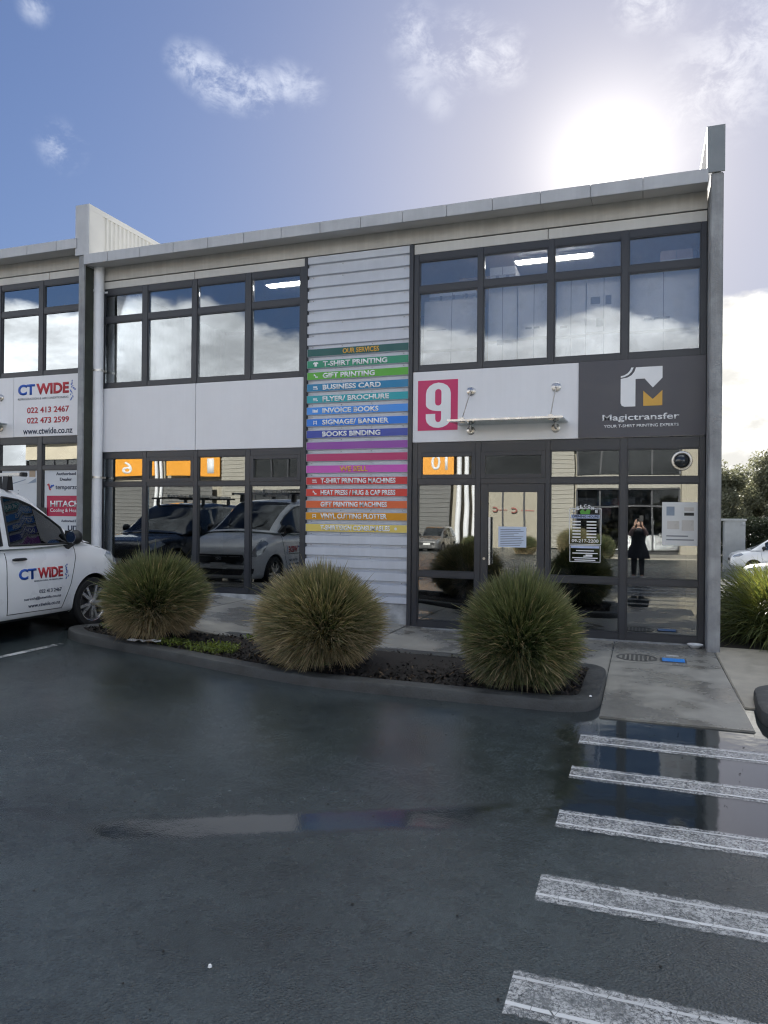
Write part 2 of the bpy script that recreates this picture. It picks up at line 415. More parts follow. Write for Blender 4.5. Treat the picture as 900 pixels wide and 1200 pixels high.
# ------------------------------------------------------------------ footpath
def path_mat(name, col, wetk):
    m = bpy.data.materials.new(name); m.use_nodes = True; t = NT(m.node_tree); b = m.node_tree.nodes['Principled BSDF']
    pos = t.node('ShaderNodeNewGeometry').outputs['Position']
    big = t.noise(pos, .9, 6, .62); mid = t.noise(pos, 5, 6, .65); fine = t.noise(pos, 90, 3, .6)
    wet = t.math('MULTIPLY', t.ramp(big, .36, .60), wetk)
    k = t.math('MULTIPLY', t.ramp(mid, .3, .7, .84, 1.1), t.ramp(fine, .3, .7, .9, 1.08))
    k = t.math('MULTIPLY', k, t.ramp(wet, 0, 1, 1, .55))
    mm = t.node('ShaderNodeVectorMath', operation='SCALE'); mm.inputs[0].default_value = col; t.put(mm.inputs['Scale'], k)
    t.l.new(mm.outputs[0], b.inputs['Base Color'])
    t.put(b.inputs['Roughness'], t.math('ADD', t.ramp(wet, 0, 1, .55, .20), t.ramp(mid, .3, .7, -.08, .08)))
    b.inputs['IOR'].default_value = 1.4
    t.l.new(t.bump(fine, t_str(t, wet), .004), b.inputs['Normal'])
    return m
def t_str(t, wet): return .3
M_PATH = path_mat('damp_concrete_paving', (.33, .32, .29), 1.0)
M_PATHD = path_mat('drying_concrete_paving', (.40, .37, .31), .35)
def slab(x0, x1, y0, y1, m, parent, zt=None, th=.2):
    xs = sorted(set([x0, x1] + [q for q in (-6.8, -2.9) if x0 < q < x1]))
    mb = MB(); z = zt or fz
    top = [[(x, y, z(x)) for x in xs] for y in (y0, y1)]; bot = [[(x, y, z(x)-th) for x in xs] for y in (y0, y1)]
    mb.grid(top); mb.grid(bot); mb.grid([top[0], bot[0]]); mb.grid([top[1], bot[1]])
    mb.grid([[top[0][0], top[1][0]], [bot[0][0], bot[1][0]]]); mb.grid([[top[0][-1], top[1][-1]], [bot[0][-1], bot[1][-1]]])
    bm = bmesh.new()
    o = mb.build('slab', m, parent)
    bm.from_mesh(o.data); bmesh.ops.remove_doubles(bm, verts=bm.verts, dist=1e-5); bmesh.ops.recalc_face_normals(bm, faces=bm.faces)
    bmesh.ops.bevel(bm, geom=[e for e in bm.edges if e.is_manifold and e.calc_face_angle(0) > .6], offset=.008, segments=2, affect='EDGES'); bm.to_mesh(o.data); bm.free()
    return o
g_ = .006
fp = MB().box(-16, .86, -2.05, -.02, -.4, -.13).build('footpath', M_PATH); struct(fp)
for a, b in ((-16, -12.2), (-12.2, -9.2), (-9.2, -6.05), (-6.05, -3.3), (-3.3, -1.75), (-1.75, -.34)):
    slab(a+g_, b-g_, -2.6 if a > -6.5 else -2.0, -.0, M_PATH, fp)
slab(-.34+g_, .87-g_, -1.47+g_, .0, M_PATH, fp); slab(-.34+g_, .87-g_, -3.98, -1.47-g_, M_PATH, fp)
for a, b in ((.87, 3.2), (3.2, 6.2)): slab(a+g_, b-g_, -3.2, .02, M_PATHD, fp)
# kerb of the footpath in front of the parking bays
struct(MB().box(-16, -6.95, -2.16, -2.01, -.2, .345).build('kerb', mat('kerb_concrete', (.060, .064, .065), .6, 0, .5, 5, .6, 50, rvar=.2), bevel=.025))
M_KERB = MATS['kerb_concrete']

# ------------------------------------------------------------------ planted islands
def rounded(pts, rad, k=6):
    out = []; n = len(pts)
    for i in range(n):
        p = Vector(pts[i]); a = Vector(pts[i-1])-p; b = Vector(pts[(i+1) % n])-p
        r = rad[i] if isinstance(rad, (list, tuple)) else rad
        ra = min(r, a.length*.48, b.length*.48); A = p+a.normalized()*ra; B = p+b.normalized()*ra
        for j in range(k+1):
            q = j/k; out.append((A*(1-q)**2 + p*2*q*(1-q) + B*q*q))
    return out
def inset(pts, d):
    n = len(pts); o = []
    for i in range(n):
        a, b = pts[i-1], pts[(i+1) % n]; tt = (b-a)
        if tt.length < 1e-6: o.append(pts[i]); continue
        tt = tt.normalized(); o.append(pts[i] + Vector((-tt.y, tt.x))*d)     # outline runs anticlockwise
    return o
def island(pts, rad, h, width=.19):
    ol = rounded(pts, rad)
    def ring(dd, z): return [(p.x, p.y, gz(p.x)+z) for p in inset(ol, dd)]
    rows = [ring(0, -.1), ring(0, h-.035), ring(.012, h-.01), ring(.035, h), ring(width-.02, h), ring(width, h-.015), ring(width, -.1)]
    k = struct(MB().grid(rows, close=True).build('kerb', M_KERB, smooth=True))
    return inset(ol, width-.005)
MU = mat('bark_mulch', (.020, .017, .015), .85, 0, .5, 25, .8, 70)
def inside(p, poly):
    c = False; n = len(poly)
    for i in range(n):
        a, b = poly[i-1], poly[i]
        if (a.y > p[1]) != (b.y > p[1]) and p[0] < (b.x-a.x)*(p[1]-a.y)/(b.y-a.y)+a.x: c = not c
    return c
def mulch(poly, h, n, seed, m=None, nm='bark_mulch', big=1., base_=True):
    rnd = random.Random(seed); mb = MB()
    x0, x1 = min(p.x for p in poly), max(p.x for p in poly); y0, y1 = min(p.y for p in poly), max(p.y for p in poly)
    cx = sum(p.x for p in poly)/len(poly); cy = sum(p.y for p in poly)/len(poly)
    xs = lines(x0-.05, x1+.05, .12); ys = lines(y0, y1, .12)
    base = len(mb.v)
    if base_: mb.poly([(p.x, p.y, gz(p.x)+h) for p in poly])
    while n > 0:
        x, y = rnd.uniform(x0, x1), rnd.uniform(y0, y1)
        if not inside((x, y), poly): continue
        n -= 1
        l, w = rnd.uniform(.012, .045)*big, rnd.uniform(.006, .016); q = Matrix.Rotation(rnd.uniform(0, 6.3), 3, 'Z') @ Matrix.Rotation(rnd.uniform(-.9, .9), 3, 'Y')
        c = Vector((x, y, gz(x)+h+rnd.uniform(.0, .022)))
        b4 = [c + q @ Vector(v) for v in ((-l, -w, 0), (l, -w*.7, 0), (l, w, .004), (-l, w*.8, 0))]
        mb.poly(b4); mb.poly([v-Vector((0, 0, .006)) for v in reversed(b4)])
    o = mb.build(nm, m or MU, fix=False); struct(o, 'stuff')
IS1 = island([(-.34, -3.92), (-.34, -2.16), (-3.2, -2.18), (-6.35, -2.42), (-6.86, -3.10), (-6.45, -3.46), (-5.0, -3.70), (-3.6, -3.94)],
             [.42, .30, .3, .3, .45, .45, .6, .6], .105)
mulch(IS1, .075, 5200, 3)
mulch(IS1, .082, 160, 5, mat('dead_leaf', (.16, .11, .065), .8, 0, .5, 20), 'dead_leaves', .8, False)
mulch(IS1, .080, 350, 6, mat('brown_bark', (.06, .042, .03), .85, 0, .5, 20), 'bark_chips', .9, False)
IS2 = island([(.88, -4.2), (6.4, -4.4), (6.4, -2.52), (1.02, -2.52)], [.9, .4, .4, .35], .11, .2)
mulch(IS2, .08, 900, 4)

# ------------------------------------------------------------------ grass tussocks
def grass_mat(name, trans=.3):
    m = bpy.data.materials.new(name); m.use_nodes = True; t = NT(m.node_tree); b = m.node_tree.nodes['Principled BSDF']
    at = t.node('ShaderNodeAttribute', attribute_name='pigment')
    pos = t.node('ShaderNodeNewGeometry').outputs['Position']
    f = t.ramp(t.noise(pos, 9, 3, .6), .3, .7, .75, 1.25)
    mm = t.node('ShaderNodeVectorMath', operation='SCALE'); t.l.new(at.outputs[0], mm.inputs[0]); t.put(mm.inputs['Scale'], f)
    t.l.new(mm.outputs[0], b.inputs['Base Color']); b.inputs['Roughness'].default_value = .5; b.inputs['Specular IOR Level'].default_value = .35
    tl = t.node('ShaderNodeBsdfTranslucent'); t.l.new(t.mix(1.0, mm.outputs[0], c4((1.35, 1.25, .6)), 'MULTIPLY'), tl.inputs[0])
    mx = t.node('ShaderNodeMixShader'); mx.inputs[0].default_value = trans
    t.l.new(b.outputs[0], mx.inputs[1]); t.l.new(tl.outputs[0], mx.inputs[2]); t.l.new(mx.outputs[0], t.n['Material Output'].inputs[0])
    return m
M_GRASS = grass_mat('tussock_blade', .36)
GREEN = [(.064, .128, .050), (.052, .112, .045), (.086, .142, .056), (.074, .128, .052)]
STRAW = [(.46, .37, .25), (.53, .44, .31), (.38, .30, .20), (.48, .40, .28)]
def tussock_mesh(seed, n, width, height, dry, sag, thick=.0058, skirt=.0, lean=(0, 0), tipk=.34):
    """arching blades from one crown, as one mesh with the pigment of every blade stored on it"""
    rnd = random.Random(seed); V = []; F = []; P = []
    for i in range(n):
        az = rnd.uniform(0, 2*math.pi)
        cz = 1-1.86*rnd.random()**.9; ph = math.acos(max(-1, cz)); sp = math.sin(ph)
        k = rnd.uniform(.80, 1.0)
        k *= 1+.06*math.sin(az*2+seed*1.7+cz*2)+.04*math.sin(az*5+seed*2.1+cz*5)      # uneven outline, tufts
        if rnd.random() < .04: k *= rnd.uniform(1.04, 1.20)
        tx = sp*width*.5*k; tz = max(height*(.46+.54*cz*k), .015+.05*rnd.random())
        low_ = ph > R(100)+rnd.gauss(0, .22)
        isdry = rnd.random() < dry*(.35+.9*sp**3) or (low_ and rnd.random() < (skirt or dry*.9))
        r0 = rnd.uniform(.02, .13)*width
        h0 = height*rnd.uniform(.30, .42); e = rnd.uniform(.42, .58)       # blades fan out from above the crown
        cx = tx*e*.92 + .01; c_z = h0 + (tz-h0)*e + height*rnd.uniform(.02, .10)*(1+max(0, -cz))
        c0 = rnd.choice(GREEN); c1 = rnd.choice(STRAW); tw = rnd.uniform(-.14, .14); k0 = rnd.uniform(.72, 1.25); roll = rnd.uniform(0, math.pi)
        wv = thick*rnd.uniform(.7, 1.3); segs = 6; b0 = len(V)
        for s_ in range(segs+1):
            q = s_/segs
            rad = r0*.4*(1-q)**2 + 2*q*(1-q)*cx + q*q*tx
            z = 2*q*(1-q)*c_z + q*q*tz
            a2 = az + tw*q*q; p = Vector((math.cos(a2)*rad+lean[0]*q*q, math.sin(a2)*rad+lean[1]*q*q, z))
            side = (Vector((-math.sin(a2), math.cos(a2), 0))*math.cos(roll) + Vector((math.cos(a2)*math.cos(ph), math.sin(a2)*math.cos(ph), -math.sin(ph)))*math.sin(roll))*(wv*(1-q**4)+.0008)
            V.append(p-side); V.append(p+side)
            tipd = min(1, max(0, (q-.64)/.36))*tipk if not isdry else .45+.55*q
            cc = [(c0[j_]*(1-tipd)+c1[j_]*tipd)*k0 for j_ in range(3)]
            P.append(cc); P.append(cc)
        for s_ in range(segs): a = b0+2*s_; F.append((a, a+1, a+3, a+2))
    me = bpy.data.meshes.new('blade_clump'); me.from_pydata(V, [], F); me.update()
    at = me.color_attributes.new('pigment', 'FLOAT_COLOR', 'POINT')
    at.data.foreach_set('color', [x for c in P for x in (c[0], c[1], c[2], 1)])
    me.polygons.foreach_set('use_smooth', [True]*len(me.polygons))
    me.materials.append(M_GRASS)
    return me
def tussock(me, x, y, z, label, rz=0, group=None, s=1.):
    t = thing('grass_tussock', label, 'grass tussock', (x, y, z), rz, group)
    o = bpy.data.objects.new('blade_clump', me); COL.objects.link(o); o.parent = t; o['kind'] = 'stuff'
    cr = MB().lathe([(0, .10), (.10, .08), (.15, 0), (.13, -.04)], k=10).build('root_crown', MU, t, smooth=True)
    t.scale = (s, s, s)
    return t
G1 = 'grass tussocks in the planted island'
tm1 = tussock_mesh(11, 12000, 1.32, 1.10, .10, .30, skirt=.95, lean=(.05, -.03))
tm2 = tussock_mesh(12, 13000, 1.46, 1.17, .24, .26, skirt=.50, lean=(-.04, 0), tipk=.62)
tm3 = tussock_mesh(13, 13000, 1.27, 1.20, .06, .22, skirt=.22)
tussock(tm1, -5.52, -3.12, gz(-5.6)+.06, 'round grass tussock with straw skirt beside the white van', group=G1)
tussock(tm2, -3.17, -3.42, gz(-3.28)+.05, 'straw tinged grass tussock in front of the ribbed steel panel', group=G1)
tussock(tm3, -1.09, -3.44, gz(-1.12)+.05, 'green round grass tussock in front of the glass door', group=G1)

# small weeds in the bark
def weed(x, y, n, r, seed, label):
    rnd = random.Random(seed); V = []; F = []; P = []
    for i in range(n):
        a = rnd.uniform(0, 6.3); rr = r*math.sqrt(rnd.random()); c = Vector((math.cos(a)*rr*1.5, math.sin(a)*rr, rnd.uniform(.0, .07)))
        l = rnd.uniform(.02, .05); w = l*.3
        q = Matrix.Rotation(rnd.uniform(0, 6.3), 3, 'Z') @ Matrix.Rotation(rnd.uniform(-1.2, .1), 3, 'Y')
        b0 = len(V); V += [c+q@Vector(v) for v in ((0, 0, 0), (l*.5, -w, .004), (l, 0, 0), (l*.5, w, .004))]; F.append((b0, b0+1, b0+2, b0+3))
        k = rnd.uniform(.7, 1.3); P += [(.15*k, .20*k, .05*k)]*4
    me = bpy.data.meshes.new('weed_leaves'); me.from_pydata(V, [], F); me.update()
    at = me.color_attributes.new('pigment', 'FLOAT_COLOR', 'POINT'); at.data.foreach_set('color', [q for c in P for q in (c[0], c[1], c[2], 1)])
    me.materials.append(M_GRASS)
    o = bpy.data.objects.new('weed_patch', me); COL.objects.link(o); o.location = (x, y, gz(x)+.075); struct(o, 'stuff'); o['label'] = label
weed(-4.55, -3.35, 700, .22, 1, 'low green weeds at the kerb between two tussocks')
weed(-4.25, -2.55, 450, .22, 2, 'low green weeds along the back of the island')
weed(-5.1, -3.35, 300, .16, 3, 'low green weeds under the straw skirt of a tussock')
weed(-6.3, -2.9, 160, .12, 4, 'sparse green weeds at the rounded island end')

# big strap leaved grasses at the right end of the building
def strap_mesh(seed, n, width, height):
    rnd = random.Random(seed); V = []; F = []; P = []
    for i in range(n):
        az = rnd.uniform(0, 6.283); u = rnd.random(); L = height*rnd.uniform(.85, 1.45); th = R(4+66*u**1.2); k = rnd.uniform(.7, 1.3)
        c0 = rnd.choice([(.085, .110, .040), (.115, .125, .045), (.070, .092, .038)]); w = rnd.uniform(.006, .012)
        b0 = len(V); p = Vector((rnd.uniform(-.16, .16), rnd.uniform(-.16, .16), 0))*width; segs = 8
        rl = rnd.uniform(-.9, .9); a2 = az; curl = rnd.uniform(1.3, 2.4)
        for s_ in range(segs+1):
            q = s_/segs; t2 = th + curl*q*q*(.6+u*.5)
            side = (Vector((-math.sin(a2), math.cos(a2), 0))*math.cos(rl) + Vector((math.cos(a2)*math.cos(t2), math.sin(a2)*math.cos(t2), -math.sin(t2)))*math.sin(rl))*w*(1-q**3)
            V += [p-side, p+side]; P += [[c*k*(1+.4*q) for c in c0]]*2
            p = p + Vector((math.cos(a2)*math.sin(t2)*width*.75/height, math.sin(a2)*math.sin(t2)*width*.75/height, math.cos(t2)))*L/segs*.92
            p.z = max(p.z, .02)
        for s_ in range(segs): a = b0+2*s_; F.append((a, a+1, a+3, a+2))
    me = bpy.data.meshes.new('leaf_clump'); me.from_pydata(V, [], F); me.update()
    at = me.color_attributes.new('pigment', 'FLOAT_COLOR', 'POINT'); at.data.foreach_set('color', [q for c in P for q in (c[0], c[1], c[2], 1)])
    me.polygons.foreach_set('use_smooth', [True]*len(me.polygons)); me.materials.append(M_GRASS2)
    return me
M_GRASS2 = grass_mat('strap_leaf', .42)
G2 = 'strap leaved grasses beside the building'
sm = [strap_mesh(31, 2600, 1.35, 1.00), strap_mesh(32, 2600, 1.4, 1.04)]
for i, (x, y, s_, l) in enumerate(((1.78, .80, .93, 'arching green grass clump right beside the concrete pillar'),
                                   (2.95, .95, 1.05, 'arching green grass clump at the right edge of the picture'),
                                   (1.75, 2.1, .95, 'sunlit yellow green grass clump behind the front clumps'),
                                   (2.35, 3.3, .86, 'farthest sunlit grass clump, in front of the white cars'))):
    t = thing('grass_clump', l, 'grass clump', (x, y, -.02), i*1.3, G2); t.scale = (s_, s_, s_)
    o = bpy.data.objects.new('leaf_clump', sm[i % 2]); COL.objects.link(o); o.parent = t; o['kind'] = 'stuff'
    MB().lathe([(0, .12), (.16, .08), (.22, 0), (.2, -.05)], k=10).build('root_crown', MU, t, smooth=True)
struct(MB().box(.99, 6.2, .03, 4.6, -.25, -.005).build('garden_bed', MU))
# ------------------------------------------------------------------ the shop units
def window(parent, name, xs, zs, gm, y=0.0, bar=None, skip=(), sash=(), bead=.016, nobar=()):
    """xs, zs: lists of (a, b) bars from left to right / bottom to top; glass between them. Local coords of parent = world - location"""
    L = parent.location
    def B(mb, x0, x1, y0, y1, z0, z1): mb.box(x0-L.x, x1-L.x, y0-L.y, y1-L.y, z0-L.z, z1-L.z)
    mb = MB(); zb, zt = zs[0][0], zs[-1][1]
    for (a, b) in xs: B(mb, a, b, y-.025, y+.075, zb, zt)
    for i in range(len(xs)-1):
        xa, xb = xs[i][1], xs[i+1][0]
        for q, (a, b) in enumerate(zs):
            if (i, q) not in nobar: B(mb, xa+.001, xb-.001, y-.018, y+.07, a, b)
    fr = mb.build(name, M_FRAME, parent, bevel=.004)
    for i in range(len(xs)-1):
        xa, xb = xs[i][1], xs[i+1][0]
        for j in range(len(zs)-1):
            if (i, j) in skip: continue
            za, zb2 = zs[j][1], zs[j+1][0]
            k = bead
            if (i, j) in sash: k = .062
            r = MB()
            y0 = y-.012 if (i, j) not in sash else y-.024
            for q in ((xa, xa+k, za, zb2), (xb-k, xb, za, zb2), (xa+k+.0005, xb-k-.0005, za, za+k), (xa+k+.0005, xb-k-.0005, zb2-k, zb2)):
                B(r, q[0]+.002, q[1]-.002 if q[1] == xb else q[1], y0, y+.05, q[2]+.002, q[3]-.002)
            r.build('glazing_bead' if (i, j) not in sash else 'opening_sash', M_FRAME, fr)
            p = MB(); B(p, xa+k+.001, xb-k-.001, y+.014, y+.021, za+k+.001, zb2-k-.001)
            p.build('pane', gm, fr, fix=True)
    return fr

def unit_shell(b, x0, x1, dz, depth=13.0, gf=0.0):
    """walls behind the front, floors and roof: local to the thing b"""
    def P(name, m, *q, **kw): return MB().box(*q).build(name, m, b, world=True, **kw)
    P('floor_slab', M_CARPET, x0, x1, .10, depth, gf-.3, gf+.0)
    P('upper_floor', M_CARPET, x0, x1, .10, depth, 3.02+dz, 3.40+dz)
    P('ceiling', M_CEIL, x0, x1, .10, 4.0, 5.80+dz, 5.86+dz)
    P('back_wall', M_DARKIN, x0, x1, 4.0, 4.15, gf, 5.80+dz)
    P('roof_sheet', M_FASCIA, x0, x1, -.30, depth, 6.02+dz, 6.075+dz)
    P('rear_wall', M_CONC, x0, x1, depth-.2, depth, -1.4, 6.01+dz)

def fascia(b, x0, x1, dz, step=.655, ph=0.):
    xs = [x0]; x = x0+ph
    while x < x1-.15:
        if x > x0+.1: xs.append(x)
        x += step
    xs.append(x1)
    L = b.location
    for a, c in zip(xs, xs[1:]):
        MB().box(a+.003, c-.003, -.45, -.425, 5.925+dz, 6.095+dz).build('fascia_panel', M_FASCIA, b, world=True, bevel=.004)
        MB().poly([(a+.004, -.424, 5.925+dz), (c-.004, -.424, 5.925+dz), (c-.004, -.03, 5.985+dz), (a+.004, -.03, 5.985+dz)]).poly(
            [(a+.004, -.424, 5.94+dz), (a+.004, -.03, 6.0+dz), (c-.004, -.03, 6.0+dz), (c-.004, -.424, 5.94+dz)]).build('soffit_panel', M_SOFFIT, b, world=True)
    MB().box(x0+.006, x1-.006, -.4235, -.405, 5.93+dz, 6.088+dz).build('fascia_backing', M_FASCIA, b, world=True)
    MB().box(x0+.01, x1-.01, -.404, -.02, 6.005+dz, 6.019+dz).build('soffit_backing', M_BLACK, b, world=True)

# ---- our unit
U = thing('shop_unit', 'two storey shop unit with charcoal windows, white panels and ribbed steel cladding', 'building', (-4.1, 0, 0))
def UP(name, m, *q, **kw): return MB().box(*q).build(name, m, U, world=True, **kw)
unit_shell(U, -9.03, .77, 0)
fascia(U, -9.045, .755, 0, ph=.505)
UP('upper_wall', M_BEIGE, -9.05, .775, -.03, .10, 5.752, 5.99)
UP('wall_joint', M_BLACK, -9.05, .775, .01, .09, 5.735, 5.752)
for a, c in ((-9.05, -7.11), (-7.10, -5.055), ): UP('cladding_strip', M_STRIPW, a, c, -.022, .08, 5.612, 5.735, bevel=.003)
for a, c in ((-3.25, -1.285), (-1.275, .775)): UP('cladding_strip', M_STRIPW, a, c, -.022, .08, 5.592, 5.735, bevel=.003)
window(U, 'upper_window', [(-9.05, -8.97), (-8.155, -8.045), (-7.15, -7.05), (-6.13, -6.02), (-5.14, -5.058)],
       [(3.865, 3.945), (5.02, 5.115), (5.505, 5.61)], M_GLASSUP)
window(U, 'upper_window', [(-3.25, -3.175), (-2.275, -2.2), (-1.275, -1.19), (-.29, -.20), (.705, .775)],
       [(3.832, 3.915), (5.01, 5.105), (5.485, 5.59)], M_GLASSVEIL)
window(U, 'shop_window', [(-9.05, -8.97), (-8.12, -8.04), (-7.09, -7.01), (-6.10, -6.015), (-5.105, -5.058)],
       [(.372, .45), (2.145, 2.21), (2.63, 2.735)], M_GLASS, sash=((1, 1), (3, 1)))
sw = window(U, 'shop_front', [(-3.25, -3.17), (-2.29, -2.212), (-1.29, -1.225), (-.29, -.20), (.705, .775)],
       [(.02, .115), (.775, .855), (2.15, 2.23), (2.615, 2.765)], M_GLASS, sash=((0, 2), (1, 2)), skip=((1, 0), (1, 1)), nobar=((1, 0), (1, 1)))
# the door fills the second bay
dr = MB()
for q in ((-2.205, -2.10, .03, 2.145), (-1.40, -1.297, .03, 2.145), (-2.099, -1.401, .03, .20), (-2.099, -1.401, .56, .66), (-2.099, -1.401, 2.03, 2.145)):
    dr.box(q[0], q[1], -.035, .03, q[2], q[3])
door = dr.build('door', M_FRAME, U, world=True, bevel=.004)
for za, zb in ((.20, .56), (.66, 2.03)):
    o = MB().box(-2.098, -1.402, -.006, .002, za+.001, zb-.001).build('pane', M_GLASS, U, world=True); o.parent = door
hd = MB().tube([(-2.065, -.09, .985), (-2.065, -.09, 1.67)], .017, 10).tube([(-2.065, -.034, 1.06), (-2.065, -.09, 1.06)], .01, 8).tube([(-2.065, -.034, 1.6), (-2.065, -.09, 1.6)], .01, 8)
o = hd.build('handle', M_STEEL, U, world=True, smooth=True); o.parent = door
o = MB().lathe([(0, -.034), (.02, -.034), (.02, -.05), (0, -.05)], 'y', (-2.15, 0, 1.07), 14).box(-2.155, -2.145, -.056, -.0505, 1.055, 1.085).build('lock', M_STEEL, U, world=True); o.parent = door
# rails that were skipped round the door are replaced by its frame; sill
UP('door_sill', M_FRAME, -2.21, -1.291, -.05, .06, .004, .022)
# white and dark spandrels between the storeys
UP('spandrel_panel', M_WHITEPANEL, -9.05, -7.062, -.03, .08, 2.742, 3.857, bevel=.004)
UP('spandrel_panel', M_WHITEPANEL, -7.052, -5.062, -.03, .08, 2.742, 3.857, bevel=.004)
UP('spandrel_panel', M_WHITEPANEL, -3.25, .775, -.03, .08, 2.772, 3.823, bevel=.004)
UP('spandrel_backing', M_BLACK, -9.0, .75, .10, .2, 2.735, 3.86)
# ribbed steel panel and its dark posts
for a, c in ((-5.054, -5.005), (-3.318, -3.254)): UP('corner_post', M_FRAME, a, c, -.05, .08, .03 if a > -4 else .36, 5.733, bevel=.004)
PZ = .183; PB = 1.363-5*PZ          # pitch of the ribs, foot of the lowest whole rib
def rib(prof, z):
    o = MB().grid([[(x, y, q) for x in (-5.003, -4.2, -3.32)] for q, y in prof]).build('cladding_rib', M_CLAD, U, world=True, fix=False)
    o.location.z += z; return o
rib([(.352-PB, -.036), (-.011, -.036), (0, .014)], PB)
r0 = rib([(0, .014), (.044, .014), (.054, -.036), (.172, -.036), (.183, .014)], PB)
for k in range(1, 28):
    c = r0.copy(); COL.objects.link(c); c.location.z += k*PZ        # one folded course after another, one mesh shared
rib([(0, .014), (.044, .014), (.054, -.036), (5.732-PB-28*PZ, -.036), (5.732-PB-28*PZ, .006)], PB+28*PZ)
UP('cladding_backing', M_BLACK, -5.0, -3.322, .03, .09, .36, 5.73)
sc = MB()
for k in range(29):
    for x in (-4.92, -4.42, -3.92, -3.41):
        sc.lathe([(0, -.006), (.007, -.004), (.007, .006)], 'y', (x, .0, PB+k*PZ+.022), 6)
o = sc.build('fixing_screw', M_STEEL, U, world=True); o['kind'] = 'stuff'; o.name = 'fixing_screws'
UP('plinth', M_PLINTH, -5.054, -3.256, -.02, .1, -.2, .35, bevel=.01)
UP('plinth', M_PLINTH, -9.05, -5.056, -.028, .1, -.2, .370, bevel=.006)
UP('threshold', M_CONC, -3.25, .775, -.035, .1, -.2, .018, bevel=.004)
# party wall at the right with its capped upstand
UP('party_wall', M_CONC, .785, .935, -.40, 13, -1.4, 6.05, bevel=.012)
UP('parapet_cap', mat('dark_cap_metal', (.24, .26, .27), .4, 0, .08, 2), .735, .945, -.425, -.40, 6.052, 6.635)
o = UP('parapet', M_PARAPET, .80, .90, -.399, 12.8, 6.052, 6.60)
UP('coping', M_FASCIA, .735, .945, -.40, 12.8, 6.602, 6.64)
# party wall at the left
UP('party_wall', M_CONC, -9.195, -9.058, -.40, 13, -1.4, 6.12, bevel=.012)
UP('wall_lining', M_CONCD, -9.057, -9.052, -.385, -.02, .3, 5.92)  # thin dark greenish sheet over the inner face of the wall
UP('parapet_cap', M_FASCIA, -9.245, -8.975, -.427, -.40, 6.10, 6.962)
UP('parapet', M_PARAPET, -9.19, -9.0, -.399, 12.8, 6.122, 6.93)
UP('coping', M_PARAPET, -9.225, -8.975, -.399, 12.8, 6.885, 6.975)
rb = MB()
for i in range(30):
    y = .02+i*.11; rb.prism([(-8.999, y), (-8.975, y+.015), (-8.975, y+.045), (-8.999, y+.06)], 'z', 6.1, 6.88)
rb.build('parapet_sheeting', M_PARAPET, U, world=True)
UP('corner_flashing', M_PARAPET, -8.999, -8.972, -.40, -.06, 6.1, 6.882)
# downpipe with its clips
mb = MB().tube([(-9.0, -.12, fz(-9)+.0), (-9.0, -.12, 5.99)], .088, 20)
dp = mb.build('downpipe', M_PIPE, U, world=True, smooth=True)
for z in (2.29, 4.16, 5.55, .85):
    o = MB().lathe([(.089, z-.018), (.097, z-.018), (.097, z+.018), (.089, z+.018)], 'z', (-9.0, -.12, 0), 20).box(-9.11, -8.89, -.03, -.026, z-.016, z+.016).build('pipe_clip', M_STEEL if z != 5.55 else M_PIPE, U, world=True); o.parent = dp
# round extractor in the top light at the right
vt = MB().lathe([(.0, .0), (.125, .0), (.132, -.012), (.125, -.028), (.105, -.03), (.10, -.012), (0, -.012)], 'y', (.49, .012, 2.445), 28).build('extractor_ring', M_STEEL, U, world=True, smooth=True)
o = MB().lathe([(.098, -.02), (.09, -.05), (.06, -.075), (.0, -.085)], 'y', (.49, .012, 2.445), 28).build('extractor_dome', mat('dark_dome', (.08, .085, .09), .12, .6, .05, 3), U, world=True, smooth=True); o.parent = vt

# ---- lit ceiling lamps seen through the upper windows
for x, y, l in ((-5.75, 1.1, 'lit ceiling lamp behind the upper left window'), (-1.35, 1.25, 'lit ceiling lamp above the boxes in the upper right window')):
    t = thing('ceiling_lamp', l, 'ceiling lamp', (x, y, 5.80))
    MB().box(-.62, .62, -.10, .10, -.05, -.0005).build('lamp_tray', M_WHITE, t)
    for k in (-.05, .05): MB().box(-.58, .58, k-.035, k+.035, -.07, -.051).build('lamp_tube', M_LAMP, t, bevel=.01)

# ---- cartons stacked behind the upper right window
M_CARTON = mat('pale_carton', (.90, .90, .91), .7, 0, .06, 2.5)
M_CARTONB = mat('brown_carton', (.42, .33, .24), .75, 0, .12, 3)
M_INK = mat('carton_ink', (.30, .31, .34), .7, 0, .1, 5)
M_TAPE = mat('packing_tape', (.55, .53, .50), .3, 0, .05, 5)
def carton(x, y, z, w, d, h, label, m=M_CARTON, rz=0., tilt=0., prints=()):
    t = thing('carton', label, 'carton', (x, y, z), rz, 'cartons behind the upper right window')
    t.rotation_euler = (tilt, 0, rz)
    MB().box(-w/2, w/2, 0, d, 0, h).build('carton_body', m, t, bevel=.006)
    MB().box(-w/2+.002, w/2-.002, -.0025, -.0005, h*.5-.02, h*.5+.02).build('packing_tape', M_TAPE, t)
    MB().box(-.004, .004, -.002, -.0004, .01, h*.5-.022).box(-.004, .004, -.002, -.0004, h*.5+.022, h-.01).build('flap_seam', M_INK, t)
    for (a, b, c, e) in prints: MB().box(a, a+c, -.003, -.0006, b, b+e).build('printed_mark', M_INK, t)
F0 = 3.401
carton(-2.74, .20, F0, .86, .5, 1.56, 'tall pale carton leaning behind the first upper right pane', rz=R(1.5), tilt=R(-3), prints=[(-.38, 1.1, .3, .01)])
carton(-1.96, .22, F0, .42, .5, 1.70, 'pale carton left half of the second upper right pane', prints=[(-.08, .80, .10, .08)])
carton(-1.50, .20, F0, .46, .5, 1.72, 'pale carton with a print line in the second upper right pane', prints=[(-.12, 1.0, .09, .03), (0, 1.0, .08, .03)])
